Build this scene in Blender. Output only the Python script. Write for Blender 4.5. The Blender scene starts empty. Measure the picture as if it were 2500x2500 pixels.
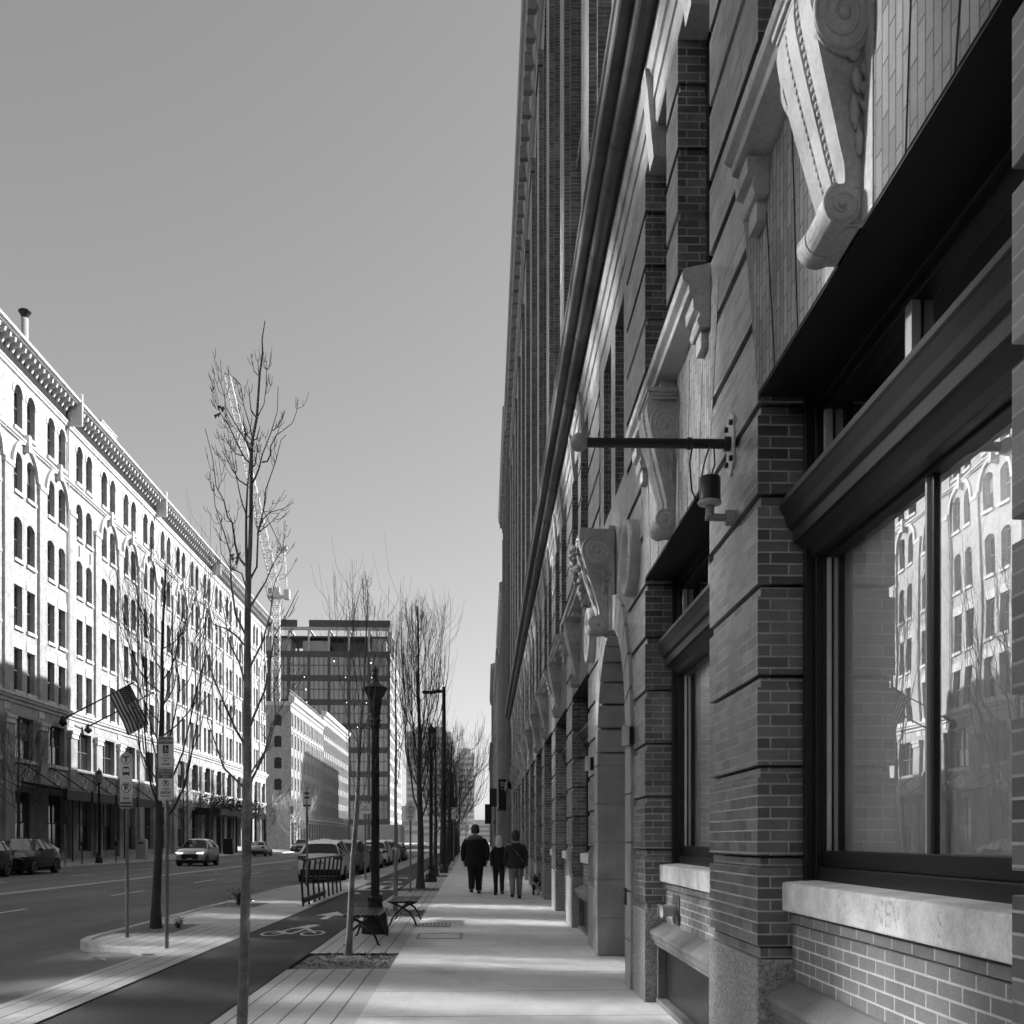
import bpy, bmesh, math, random
from mathutils import Vector, Matrix
R = math.radians
PI = math.pi
scene = bpy.context.scene
C = scene.collection
# ------------------------------------------------------------------ camera, sky, sun, exposure
TH = 0.026                      # camera turned this much right of the near building's wall line
EYE = 1.55
cam_d = bpy.data.cameras.new('camera')
cam = bpy.data.objects.new('camera', cam_d); C.objects.link(cam)
cam.location = (0, 0, EYE); cam.rotation_euler = (R(90), 0, -TH)
cam_d.sensor_width = 36; cam_d.lens = 36; cam_d.shift_y = 0.32
cam_d.clip_start = 0.05; cam_d.clip_end = 6000
scene.camera = cam
SUN = Vector((1.0, 0.39, 0.535)).normalized()
sd = bpy.data.lights.new('sun', 'SUN'); so = bpy.data.objects.new('sun', sd); C.objects.link(so)
sd.energy = 3.3; sd.angle = R(0.53); sd.color = (1, 1, 1)
so.rotation_euler = SUN.to_track_quat('Z', 'Y').to_euler(); so.location = (30, 10, 40)
w = bpy.data.worlds.new("World"); scene.world = w; w.use_nodes = True
nt = w.node_tree; nt.nodes.clear()
sky = nt.nodes.new('ShaderNodeTexSky'); sky.sky_type = 'NISHITA'; sky.sun_disc = False
sky.sun_elevation = math.asin(SUN.z); sky.sun_rotation = math.atan2(SUN.x, SUN.y)
sky.air_density = 1.0; sky.dust_density = 1.0; sky.ozone_density = 1.0
bw = nt.nodes.new('ShaderNodeRGBToBW'); bg = nt.nodes.new('ShaderNodeBackground'); wo = nt.nodes.new('ShaderNodeOutputWorld')
bg.inputs['Strength'].default_value = 0.100
nt.links.new(sky.outputs[0], bw.inputs[0]); pw = nt.nodes.new('ShaderNodeMath'); pw.operation = 'POWER'; pw.inputs[1].default_value = .8; nt.links.new(bw.outputs[0], pw.inputs[0]); nt.links.new(pw.outputs[0], bg.inputs['Color']); nt.links.new(bg.outputs[0], wo.inputs[0])
scene.view_settings.view_transform = 'Standard'; scene.view_settings.look = 'None'
scene.view_settings.exposure = 1.2; scene.view_settings.gamma = 1.0
cy = scene.cycles
cy.use_denoising = True
try: cy.denoiser = 'OPENIMAGEDENOISE'
except Exception: pass
cy.max_bounces = 8; cy.diffuse_bounces = 4; cy.glossy_bounces = 4; cy.transparent_max_bounces = 12
cy.caustics_reflective = True; cy.blur_glossy = 0.0; cy.sample_clamp_indirect = 0.0
cy.use_guiding = True; cy.use_surface_guiding = True; cy.use_volume_guiding = False; cy.guiding_training_samples = 128; cy.use_light_tree = False
cy.use_adaptive_sampling = False

# ------------------------------------------------------------------ frames: near wall = world; street and far side turn a little left
PS = 0.014; PL = 0.0176
def S(x, y, z=0.0, a=PS): return Vector((x*math.cos(a) - y*math.sin(a), x*math.sin(a) + y*math.cos(a), z))
def LF(x, y, z=0.0): return S(x, y, z, PL)

# ------------------------------------------------------------------ materials
MATS = {}
def newmat(name):
    m = bpy.data.materials.new(name); m.use_nodes = True
    n = m.node_tree; b = n.nodes['Principled BSDF']; MATS[name] = m
    return m, n, b
def N(n, t, **kw):
    x = n.nodes.new(t)
    for k, v in kw.items(): setattr(x, k, v)
    return x
def grey(v): return (v, v, v, 1)
def mth(n, op, a, b=None, clamp=False):
    x = n.nodes.new('ShaderNodeMath'); x.operation = op; x.use_clamp = clamp
    for i, s in enumerate((a, b)):
        if s is None: continue
        if isinstance(s, (int, float)): x.inputs[i].default_value = s
        else: n.links.new(s, x.inputs[i])
    return x.outputs[0]
def mixc(n, f, a, b):
    x = n.nodes.new('ShaderNodeMix'); x.data_type = 'RGBA'
    ins = [x.inputs[0], x.inputs[6], x.inputs[7]]
    for i, s in zip(ins, (f, a, b)):
        if isinstance(s, (int, float)):
            i.default_value = s if i is ins[0] else grey(s)
        else: n.links.new(s, i)
    return x.outputs[2]
def noise(n, co, scale, det=4, rough=.55):
    x = N(n, 'ShaderNodeTexNoise'); x.inputs['Scale'].default_value = scale; x.inputs['Detail'].default_value = det
    x.inputs['Roughness'].default_value = rough
    if co is not None: n.links.new(co, x.inputs['Vector'])
    return x.outputs['Fac']
def ramp(n, f, lo, hi, a=0.0, b=1.0):
    x = N(n, 'ShaderNodeMapRange'); n.links.new(f, x.inputs[0])
    x.inputs[1].default_value = lo; x.inputs[2].default_value = hi; x.inputs[3].default_value = a; x.inputs[4].default_value = b
    return x.outputs[0]
def bump(n, b, h, strength=.3, dist=.01):
    x = N(n, 'ShaderNodeBump'); x.inputs['Strength'].default_value = strength; x.inputs['Distance'].default_value = dist
    n.links.new(h, x.inputs['Height']); n.links.new(x.outputs[0], b.inputs['Normal']); return x
def plain(name, v, rough=.7, var=.15, scale=3.0, metal=0.0, bmp=.15, fine=60, spec=.4):
    """a grey surface with soft blotches and fine grain"""
    m, n, b = newmat(name)
    co = N(n, 'ShaderNodeTexCoord').outputs['Object']
    f = noise(n, co, scale, 6, .6); g = noise(n, co, fine, 3)
    t = mth(n, 'ADD', ramp(n, f, .3, .7, 1 - var, 1 + var), ramp(n, g, .3, .7, -var*.4, var*.4))
    c = mixc(n, 1.0, 0.0, mth(n, 'MULTIPLY', t, v))
    n.links.new(c, b.inputs['Base Color']); b.inputs['Roughness'].default_value = rough; b.inputs['Metallic'].default_value = metal
    b.inputs['Specular IOR Level'].default_value = spec
    if bmp: bump(n, b, g, bmp, .004)
    return m
def wallco(n, flip=False):
    """surface coordinates on any upright wall of an object: along, up"""
    tc = N(n, 'ShaderNodeTexCoord'); s = N(n, 'ShaderNodeSeparateXYZ'); n.links.new(tc.outputs['Object'], s.inputs[0])
    q = N(n, 'ShaderNodeSeparateXYZ'); n.links.new(tc.outputs['Normal'], q.inputs[0])
    isx = mth(n, 'GREATER_THAN', mth(n, 'ABSOLUTE', q.outputs[0]), .5)
    u = mth(n, 'ADD', mth(n, 'MULTIPLY', s.outputs[1], isx), mth(n, 'MULTIPLY', s.outputs[0], mth(n, 'SUBTRACT', 1.0, isx)))
    cb = N(n, 'ShaderNodeCombineXYZ')
    a, bq = (s.outputs[2], u) if flip else (u, s.outputs[2])
    n.links.new(a, cb.inputs[0]); n.links.new(bq, cb.inputs[1])
    return cb.outputs[0], tc.outputs['Object'], s
def brickmat(name, v1, v2, mortar, bw_=.205, rh=.0648, ms=.0052, flip=False, rough=.75, var=.2, off=(0, 0), bs=.5, spec=.3):
    m, n, b = newmat(name)
    co, ob, _ = wallco(n, flip)
    mp = N(n, 'ShaderNodeMapping'); mp.inputs['Location'].default_value = (off[0], off[1], 0); n.links.new(co, mp.inputs[0])
    br = N(n, 'ShaderNodeTexBrick'); n.links.new(mp.outputs[0], br.inputs['Vector'])
    br.inputs['Color1'].default_value = grey(v1); br.inputs['Color2'].default_value = grey(v2); br.inputs['Mortar'].default_value = grey(mortar)
    br.inputs['Scale'].default_value = 1; br.inputs['Mortar Size'].default_value = ms; br.inputs['Mortar Smooth'].default_value = .2
    br.inputs['Brick Width'].default_value = bw_; br.inputs['Row Height'].default_value = rh; br.inputs['Bias'].default_value = 0
    f = noise(n, ob, 2.2, 6, .65); g = noise(n, ob, 90, 3)
    ms_ = N(n, 'ShaderNodeMapping'); ms_.inputs['Scale'].default_value = (1.6, 1.6, .22); n.links.new(ob, ms_.inputs[0]); stk = ramp(n, noise(n, ms_.outputs[0], 1.5, 6, .7), .46, .68, 1.0, 1.0-var)
    k = mth(n, 'MULTIPLY', stk, mth(n, 'MULTIPLY', ramp(n, f, .3, .7, 1 - var, 1 + var), ramp(n, g, .3, .7, .88, 1.12)))
    mu = N(n, 'ShaderNodeVectorMath', operation='SCALE'); n.links.new(br.outputs['Color'], mu.inputs[0]); n.links.new(k, mu.inputs['Scale'])
    n.links.new(mu.outputs[0], b.inputs['Base Color']); n.links.new(ramp(n, br.outputs['Fac'], 0, 1, rough, .9), b.inputs['Roughness']); n.links.new(ramp(n, br.outputs['Fac'], 0, 1, spec, .2), b.inputs['Specular IOR Level'])
    h = mth(n, 'ADD', mth(n, 'MULTIPLY', br.outputs['Fac'], -1.0), mth(n, 'MULTIPLY', g, .25))
    bump(n, b, h, bs, .006)
    return m
def glassmat(name, ior=2.0, rough=.02, base=.01, wav=0.0, wscale=.8):
    m, n, b = newmat(name)
    b.inputs['Base Color'].default_value = grey(base); b.inputs['Roughness'].default_value = rough; b.inputs['IOR'].default_value = ior
    if wav:
        co = N(n, 'ShaderNodeTexCoord').outputs['Object']
        bump(n, b, noise(n, co, wscale, 1), wav, .05)
    return m
def clearglass(name, ior=2.4, wav=.02, rough=.0, tint=.9):
    m, n, b = newmat(name); n.nodes.remove(b)
    out = n.nodes['Material Output']; gl = N(n, 'ShaderNodeBsdfGlossy'); tr = N(n, 'ShaderNodeBsdfTransparent'); mx = N(n, 'ShaderNodeMixShader')
    lw = N(n, 'ShaderNodeLayerWeight'); lw.inputs['Blend'].default_value = .5; fr = N(n, 'ShaderNodeMapRange'); n.links.new(mth(n, 'POWER', lw.outputs['Facing'], 5.0), fr.inputs[0]); fr.inputs[3].default_value = ior; fr.inputs[4].default_value = 1.0
    gl.inputs['Roughness'].default_value = rough; gl.inputs['Color'].default_value = grey(1); tr.inputs['Color'].default_value = grey(tint)
    co = N(n, 'ShaderNodeTexCoord').outputs['Object']; bp = N(n, 'ShaderNodeBump'); bp.inputs['Strength'].default_value = wav; bp.inputs['Distance'].default_value = .05
    n.links.new(noise(n, co, 1.3, 1), bp.inputs['Height']); n.links.new(bp.outputs[0], gl.inputs['Normal'])
    n.links.new(fr.outputs[0], mx.inputs[0]); n.links.new(tr.outputs[0], mx.inputs[1]); n.links.new(gl.outputs[0], mx.inputs[2]); n.links.new(mx.outputs[0], out.inputs[0])
    return m

# ------------------------------------------------------------------ mesh builder
class MB:
    def __init__(s): s.v = []; s.f = []; s.m = []; s.sm = []
    def add(s, vs, fs, m=0, smooth=False):
        o = len(s.v); s.v += [tuple(p) for p in vs]
        for f in fs: s.f.append([i + o for i in f]); s.m.append(m); s.sm.append(smooth)
    def box(s, x0, x1, y0, y1, z0, z1, m=0):
        if x0 > x1: x0, x1 = x1, x0
        if y0 > y1: y0, y1 = y1, y0
        s.add([(x0,y0,z0),(x1,y0,z0),(x1,y1,z0),(x0,y1,z0),(x0,y0,z1),(x1,y0,z1),(x1,y1,z1),(x0,y1,z1)],
              [(0,3,2,1),(4,5,6,7),(0,1,5,4),(1,2,6,5),(2,3,7,6),(3,0,4,7)], m)
    def quad(s, a, b, c, d, m=0): s.add([a, b, c, d], [(0,1,2,3)], m)
    def prism(s, pts, axis, a, b, m=0, smooth=False):
        """extrude a closed outline; axis y: pts are (x,z); axis x: pts are (y,z); axis z: pts are (x,y)"""
        n = len(pts)
        def P(p, t): return {'y': (p[0], t, p[1]), 'x': (t, p[0], p[1]), 'z': (p[0], p[1], t)}[axis]
        vs = [P(p, a) for p in pts] + [P(p, b) for p in pts]
        s.add(vs, [(i, (i+1) % n, n + (i+1) % n, n + i) for i in range(n)], m, smooth)
        s.add([P(p, a) for p in pts], [tuple(range(n))[::-1]], m); s.add([P(p, b) for p in pts], [tuple(range(n))], m)
    def tube(s, pts, rad, n=8, m=0, cap=True, smooth=True):
        pts = [Vector(p) for p in pts]
        if isinstance(rad, (int, float)): rad = [rad]*len(pts)
        vs = []; ref = None
        for i, p in enumerate(pts):
            d = (pts[min(i+1, len(pts)-1)] - pts[max(i-1, 0)])
            if d.length < 1e-9: d = Vector((0, 0, 1))
            d.normalize()
            if ref is None:
                ref = Vector((1, 0, 0)) if abs(d.x) < .8 else Vector((0, 1, 0))
            u = (ref - d*ref.dot(d))
            if u.length < 1e-6: u = Vector((0, 1, 0)) - d*d.y
            u.normalize(); ref = u; v = d.cross(u)
            for k in range(n):
                a = 2*PI*k/n; vs.append(p + (u*math.cos(a) + v*math.sin(a))*rad[i])
        fs = [(i*n+k, i*n+(k+1) % n, (i+1)*n+(k+1) % n, (i+1)*n+k) for i in range(len(pts)-1) for k in range(n)]
        s.add(vs, fs, m, smooth)
        if cap:
            s.add(vs[:n], [tuple(range(n))[::-1]], m); s.add(vs[-n:], [tuple(range(n))], m)
    def lathe(s, prof, n=16, m=0, c=(0, 0), smooth=True, rot=0.0):
        vs = []
        for r, z in prof:
            for k in range(n):
                a = 2*PI*k/n + rot; vs.append((c[0] + r*math.cos(a), c[1] + r*math.sin(a), z))
        L = len(prof)
        s.add(vs, [(i*n+k, i*n+(k+1) % n, (i+1)*n+(k+1) % n, (i+1)*n+k) for i in range(L-1) for k in range(n)], m, smooth)
    def loft(s, rings, m=0, smooth=True, cap=True):
        n = len(rings[0]); vs = [p for r in rings for p in r]
        s.add(vs, [(i*n+k, i*n+(k+1) % n, (i+1)*n+(k+1) % n, (i+1)*n+k) for i in range(len(rings)-1) for k in range(n)], m, smooth)
        if cap: s.add(rings[0], [tuple(range(n))[::-1]], m); s.add(rings[-1], [tuple(range(n))], m)
    def ball(s, c, r, m=0, nu=12, nv=8):
        if isinstance(r, (int, float)): r = (r, r, r)
        vs = [(c[0], c[1], c[2]-r[2])]
        for i in range(1, nv):
            t = PI*i/nv
            for k in range(nu):
                a = 2*PI*k/nu; vs.append((c[0]+r[0]*math.sin(t)*math.cos(a), c[1]+r[1]*math.sin(t)*math.sin(a), c[2]-r[2]*math.cos(t)))
        vs.append((c[0], c[1], c[2]+r[2])); L = len(vs)-1
        fs = [(0, 1+(k+1) % nu, 1+k) for k in range(nu)]
        for i in range(nv-2):
            for k in range(nu): fs.append((1+i*nu+k, 1+i*nu+(k+1) % nu, 1+(i+1)*nu+(k+1) % nu, 1+(i+1)*nu+k))
        fs += [(L, L-nu+k, L-nu+(k+1) % nu) for k in range(nu)]
        s.add(vs, fs, m, True)
    def facade(s, y0, y1, z0, z1, ops, depth, sg=1, m=0, mr=None, x=0.0):
        """wall face in the plane x with real openings; ops: (ya,yb,za,zb,rise). Reveals run back by depth (away from sg)."""
        mr = m if mr is None else mr
        ys = sorted({round(t, 4) for t in [y0, y1] + [o[0] for o in ops] + [o[1] for o in ops] if y0 - 1e-6 <= t <= y1 + 1e-6})
        zs = sorted({round(t, 4) for t in [z0, z1] + [o[2] for o in ops] + [o[3] for o in ops] if z0 - 1e-6 <= t <= z1 + 1e-6})
        def inside(a, b): return any(o[0]-1e-4 < a < o[1]+1e-4 and o[2]-1e-4 < b < o[3]+1e-4 for o in ops)
        for i in range(len(ys)-1):
            j = 0
            while j < len(zs)-1:
                cy_ = (ys[i]+ys[i+1])/2
                if inside(cy_, (zs[j]+zs[j+1])/2): j += 1; continue
                k = j
                while k+1 < len(zs)-1 and not inside(cy_, (zs[k+1]+zs[k+2])/2): k += 1
                a, b = ys[i], ys[i+1]; q = [(x,a,zs[j]),(x,b,zs[j]),(x,b,zs[k+1]),(x,a,zs[k+1])]
                s.quad(*(q if sg > 0 else q[::-1]), m); j = k+1
        xb = x - sg*depth
        for (a, b, c, d, rise) in ops:
            n = 10; top = []
            if rise > 0:
                zs_ = d - rise; hw = (b-a)/2; rr = (hw*hw + rise*rise)/(2*rise); cz = d - rr
                a0 = math.asin(min(1, hw/rr));
                if rise >= hw - 1e-6: a0 = PI/2
                for i in range(n+1):
                    t = -a0 + 2*a0*i/n; top.append(((a+b)/2 + rr*math.sin(t), cz + rr*math.cos(t)))
                for i in range(n):
                    p, q = top[i], top[i+1]
                    f = [(x,p[0],p[1]),(x,q[0],q[1]),(x,q[0],d),(x,p[0],d)]
                    if abs(p[1]-d) < 1e-5: f = f[:3]
                    elif abs(q[1]-d) < 1e-5: f = [f[0], f[1], f[3]]
                    s.add(f if sg > 0 else f[::-1], [tuple(range(len(f)))], m)
                zt = zs_
            else:
                top = [(a, d), (b, d)]; zt = d
            path = [(a, c)] + ([(a, zt)] if rise > 0 else []) + top + ([(b, zt)] if rise > 0 else []) + [(b, c)]
            pp = [path[0]]
            for p in path[1:]:
                if abs(p[0]-pp[-1][0]) + abs(p[1]-pp[-1][1]) > 1e-5: pp.append(p)
            for i in range(len(pp)):
                p, q = pp[i], pp[(i+1) % len(pp)]
                f = [(x,p[0],p[1]),(x,q[0],q[1]),(xb,q[0],q[1]),(xb,p[0],p[1])]
                s.quad(*(f if sg > 0 else f[::-1]), mr)
    def mesh(s, name, mats):
        me = bpy.data.meshes.new(name); me.from_pydata(s.v, [], s.f)
        for m in (mats if isinstance(mats, (list, tuple)) else [mats]): me.materials.append(m)
        me.polygons.foreach_set('material_index', s.m); me.polygons.foreach_set('use_smooth', s.sm)
        me.update(); return me
    def build(s, name, mats, parent=None, loc=None, rot=None, bevel=0, seg=2):
        o = bpy.data.objects.new(name, s.mesh(name, mats)); C.objects.link(o)
        if parent is not None: o.parent = parent
        if loc is not None: o.location = loc
        if rot is not None: o.rotation_euler = rot
        if bevel:
            b = o.modifiers.new('Bevel', 'BEVEL'); b.width = bevel; b.segments = seg; b.limit_method = 'ANGLE'; b.angle_limit = R(40)
        return o
def tag(o, label=None, cat=None, group=None, kind=None):
    if label: o['label'] = label
    if cat: o['category'] = cat
    if group: o['group'] = group
    if kind: o['kind'] = kind
    return o
def thing(name, label, cat, loc=(0, 0, 0), rz=0.0, group=None):
    o = bpy.data.objects.new(name, None); C.objects.link(o); o.empty_display_size = .2
    o.location = loc; o.rotation_euler = (0, 0, rz); tag(o, label, cat, group); return o
def struct(name, mb, m, loc=None, rot=None, kind='structure', **k):
    o = mb.build(name, m, None, loc, rot, **k); o['kind'] = kind; return o
def inst(name, src, parent, loc=(0, 0, 0), rz=0.0, sc=None):
    """copy of a part (with its sub-parts), sharing mesh data"""
    o = src.copy(); C.objects.link(o); o.name = name; o.parent = parent; o.location = loc; o.rotation_euler = (0, 0, rz)
    if sc: o.scale = sc
    for ch in src.children:
        c = ch.copy(); C.objects.link(c); c.parent = o
    return o
def copytree(o, parent=None):
    c = o.copy(); C.objects.link(c)
    if parent is not None: c.parent = parent
    for ch in list(o.children): copytree(ch, c)
    return c
def dup(root, loc, rz=0.0, label=None, sc=None):
    kids = list(root.children); r = root.copy(); C.objects.link(r); r.location = loc; r.rotation_euler = (0, 0, rz)
    if sc: r.scale = (sc, sc, sc) if isinstance(sc, (int, float)) else sc
    if label: r['label'] = label
    for ch in kids: copytree(ch, r)
    return r
def textmesh(txt, size, m, name, parent, loc, rot, ext=.002, align='CENTER', bold=0.0, xs=1.0):
    cu = bpy.data.curves.new('lettering', 'FONT'); cu.body = txt; cu.size = size; cu.extrude = ext; cu.align_x = align; cu.align_y = 'CENTER'; cu.offset = bold; cu.resolution_u = 2
    o = bpy.data.objects.new('lettering_source', cu); C.objects.link(o)
    dg = bpy.context.evaluated_depsgraph_get(); me = bpy.data.meshes.new_from_object(o.evaluated_get(dg)); bpy.data.objects.remove(o); bpy.data.curves.remove(cu)
    me.materials.clear(); me.materials.append(m); p = bpy.data.objects.new(name, me); C.objects.link(p); p.parent = parent; p.location = loc; p.rotation_euler = rot; p.scale = (xs, 1, 1)
    return p

# ------------------------------------------------------------------ palette
M_BRICK = brickmat('brown_brick', .06, .19, .40, off=(.03, .0165), rough=.36, spec=.95, var=.3)
M_BRICKV = brickmat('brown_brick_upright', .16, .26, .10, flip=True)
M_STONE = plain('carved_limestone', .37, .75, .32, 2.5, bmp=.2, fine=45)
M_STONED = plain('dark_stone', .26, .7, .2, 2.0)
M_SILL = plain('sill_limestone', .70, .7, .3, 4.0, bmp=.25)
M_COPPER = plain('dark_cornice_metal', .085, .5, .35, 3.0, spec=.5)
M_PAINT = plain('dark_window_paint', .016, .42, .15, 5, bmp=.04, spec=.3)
M_TRIM = plain('pale_window_trim', .42, .5, .1, 6, bmp=.0)
M_GLASS = clearglass('shop_glass', .50, .03)
M_CURT = plain('curtain_cloth', .88, .9, .12, 1.2, bmp=.1)
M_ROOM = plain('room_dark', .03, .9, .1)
M_WINR = glassmat('dark_pane', 1.5, .03, .012)
M_WINL = glassmat('coated_pane', 2.2, 0.10, .02, 0, .6)
M_SUNREFL = plain('sun_reflector_pane', .9, .075, .0, metal=1.0, bmp=0)  # mirror metal panes, added to throw sun patches across the street
M_CREAM = brickmat('cream_brick', .38, .50, .36, bw_=.22, rh=.07, rough=.8, var=.2, bs=.25)
M_CREAMS = plain('cream_stone', .60, .75, .2, 1.6)
M_LSTONE = plain('weathered_stone', .34, .8, .3, .8)
M_LFRAME = plain('sash_paint', .12, .5, .1)
M_BLACK = plain('black_iron', .012, .4, .2, 10, bmp=.05, spec=.5)
M_ROOFM = plain('roof_membrane', .3, .8, .15, .5)
def granite():
    m, n, b = newmat('speckled_granite'); co = N(n, 'ShaderNodeTexCoord').outputs['Object']
    v = N(n, 'ShaderNodeTexVoronoi'); v.inputs['Scale'].default_value = 95; n.links.new(co, v.inputs['Vector'])
    s = N(n, 'ShaderNodeSeparateColor'); n.links.new(v.outputs['Color'], s.inputs[0])
    g = noise(n, co, 40, 5, .7); f = noise(n, co, 2, 4)
    t = mth(n, 'MULTIPLY', ramp(n, f, .3, .7, .85, 1.15), mth(n, 'ADD', mth(n, 'MULTIPLY', s.outputs[0], .22), ramp(n, g, .35, .65, .06, .28)))
    n.links.new(mixc(n, 1.0, 0.0, t), b.inputs['Base Color']); b.inputs['Roughness'].default_value = .6
    bump(n, b, g, .35, .006); return m
M_GRAN = granite()
# ================================================================== GROUND
def road_mat():
    m, n, b = newmat('asphalt'); co = N(n, 'ShaderNodeTexCoord').outputs['Object']
    mp = N(n, 'ShaderNodeMapping'); mp.inputs['Scale'].default_value = (1, .25, 1); n.links.new(co, mp.inputs[0])
    f = noise(n, mp.outputs[0], .55, 6, .6); g = noise(n, co, 130, 2); h = noise(n, co, 5, 6, .7)
    ve = N(n, 'ShaderNodeTexVoronoi'); ve.feature = 'DISTANCE_TO_EDGE'; ve.inputs['Scale'].default_value = .22
    wob = N(n, 'ShaderNodeMapping'); n.links.new(co, wob.inputs[0]); av = N(n, 'ShaderNodeVectorMath', operation='ADD'); n.links.new(co, av.inputs[0]); nz = N(n, 'ShaderNodeTexNoise'); nz.inputs['Scale'].default_value = 1.2; nz.inputs['Detail'].default_value = 6; n.links.new(co, nz.inputs['Vector']); n.links.new(nz.outputs['Color'], av.inputs[1]); n.links.new(av.outputs[0], ve.inputs['Vector'])
    crk = ramp(n, ve.outputs['Distance'], .001, .006, .55, 1.0); f = mth(n, 'MULTIPLY', f, crk)
    t = mth(n, 'MULTIPLY', mth(n, 'MULTIPLY', ramp(n, f, .3, .7, .62, 1.32), ramp(n, g, .3, .7, .7, 1.3)), mth(n, 'MULTIPLY', ramp(n, h, .35, .65, .92, 1.08), .15))
    n.links.new(mixc(n, 1.0, 0.0, t), b.inputs['Base Color']); b.inputs['Roughness'].default_value = .85; bump(n, b, g, .5, .006); return m
def lane_mat():
    m, n, b = newmat('bike_lane_asphalt'); co = N(n, 'ShaderNodeTexCoord').outputs['Object']
    f = noise(n, co, 1.1, 6, .65); g = noise(n, co, 160, 2)
    t = mth(n, 'MULTIPLY', ramp(n, f, .3, .7, .75, 1.3), mth(n, 'MULTIPLY', ramp(n, g, .3, .7, .6, 1.4), .055))
    n.links.new(mixc(n, 1.0, 0.0, t), b.inputs['Base Color']); b.inputs['Roughness'].default_value = .9; bump(n, b, g, .6, .006); return m
def lines_mat(name, v, px, wx, dx, py, wy, dy, var=.12, ox=0.0):
    """flat paving: joints along the street every px metres, across it every py metres"""
    m, n, b = newmat(name); tc = N(n, 'ShaderNodeTexCoord'); s = N(n, 'ShaderNodeSeparateXYZ'); co = tc.outputs['Object']
    wob = noise(n, co, 3.0, 2); n.links.new(co, s.inputs[0])
    X = mth(n, 'ADD', s.outputs[0], ramp(n, wob, 0, 1, ox-.006, ox+.006)); Y = mth(n, 'ADD', s.outputs[1], ramp(n, wob, 0, 1, -.006, .006))
    def ln(c, p, wd):
        fr = mth(n, 'FRACT', mth(n, 'ADD', mth(n, 'DIVIDE', c, p), 1000.0)); d = mth(n, 'ABSOLUTE', mth(n, 'SUBTRACT', fr, .5))
        return ramp(n, d, .5 - wd/p, .5 - wd/p*.35, 0, 1)
    f = noise(n, co, .7, 6, .65); g = noise(n, co, 120, 3); h = noise(n, co, 6, 5, .7)
    vo = N(n, 'ShaderNodeTexVoronoi'); vo.inputs['Scale'].default_value = 2.3; n.links.new(co, vo.inputs['Vector']); gum = ramp(n, vo.outputs['Distance'], .025, .05, .62, 1.0)
    mp2 = N(n, 'ShaderNodeMapping'); mp2.inputs['Scale'].default_value = (1, .35, 1); n.links.new(co, mp2.inputs[0]); stn = ramp(n, noise(n, mp2.outputs[0], 1.6, 8, .75), .52, .68, 1.0, .80)
    h = mth(n, 'MULTIPLY', h, 1.0); gs_ = mth(n, 'MULTIPLY', gum, stn)
    k = mth(n, 'MULTIPLY', mth(n, 'MULTIPLY', ramp(n, f, .3, .7, 1-var, 1+var), ramp(n, g, .3, .7, .9, 1.1)), ramp(n, h, .3, .7, .94, 1.06))
    fx, fy = ln(X, px, wx), ln(Y, py, wy)
    sh = mth(n, 'SUBTRACT', 1.0, mth(n, 'MAXIMUM', mth(n, 'MULTIPLY', fx, dx), mth(n, 'MULTIPLY', fy, dy)))
    sh = mth(n, 'MULTIPLY', sh, gs_)
    n.links.new(mixc(n, 1.0, 0.0, mth(n, 'MULTIPLY', mth(n, 'MULTIPLY', k, sh), v)), b.inputs['Base Color']); b.inputs['Roughness'].default_value = .85
    bump(n, b, mth(n, 'ADD', mth(n, 'MULTIPLY', mth(n, 'MAXIMUM', fx, fy), -1.0), mth(n, 'MULTIPLY', g, .2)), .5, .006); return m
M_ROAD = road_mat(); M_LANE = lane_mat()
M_CONC = lines_mat('sidewalk_concrete', .66, 50.0, .008, 0.0, 1.5, .014, .8, .14, 7.0)
M_PAVE = lines_mat('brick_pavers', .50, .2235, .012, .8, .105, .010, .45, .14, .06)
M_ICONC = plain('island_concrete', .46, .85, .15, 1.0)
M_KERB = plain('granite_kerb', .45, .8, .25, 3)
M_KFACE = plain('dark_kerb_joint', .03, .9, .2)
M_WHITE = plain('road_paint', .62, .7, .3, 6, bmp=.1, fine=90)
M_SOIL = plain('bare_soil', .19, .95, .6, 9, bmp=.8, fine=70)
M_GROUND = plain('city_ground', .16, .9, .2, .05, bmp=0)
LR = (0, 0, PS)   # street frame rotation; objects built in street coordinates
def rz_(x):
    """road height across the street"""
    pts = [(-30, -.03), (-22, -.05), (-14, -.09), (-6.1, -.14), (-4.4, -.015), (0, 0)]
    for (a, za), (b, zb) in zip(pts, pts[1:]):
        if a <= x <= b: return za + (zb-za)*(x-a)/(b-a)
    return -.03
g = MB(); g.quad((-2500, -300, -.4), (2500, -300, -.4), (2500, 5200, -.4), (-2500, 5200, -.4)); struct('ground', g, M_GROUND)
g = MB(); xs = [-22.0, -18, -14, -10, -6.1, -4.42]
for a, b_ in zip(xs, xs[1:]): g.quad((a, -12, rz_(a)), (b_, -12, rz_(b_)), (b_, 900, rz_(b_)), (a, 900, rz_(a)))
struct('road', g, M_ROAD, rot=LR)
g = MB()                                                       # cross streets
g.quad((-120, 136.6, -.06), (-22, 136.6, -.06), (-22, 155, -.06), (-120, 155, -.06)); g.quad((-22.0, 131, .012), (120, 131, .012), (120, 178, .012), (-22.0, 178, .012))
struct('side_street_asphalt', g, M_ROAD, rot=LR)
g = MB()
for a, b_ in ((-12, 130.6), (178.4, 900)):
    g.quad((-.98, a, 0), (9, a, 0), (9, b_, 0), (-.98, b_, 0))
struct('sidewalk', g, M_CONC, rot=LR)
pits = [(12.35, 14.05), (20.6, 22.5), (30.9, 32.6), (42.5, 44.2)] + [(53+10.3*i, 54.7+10.3*i) for i in range(8)]
g = MB(); y = -12
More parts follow.
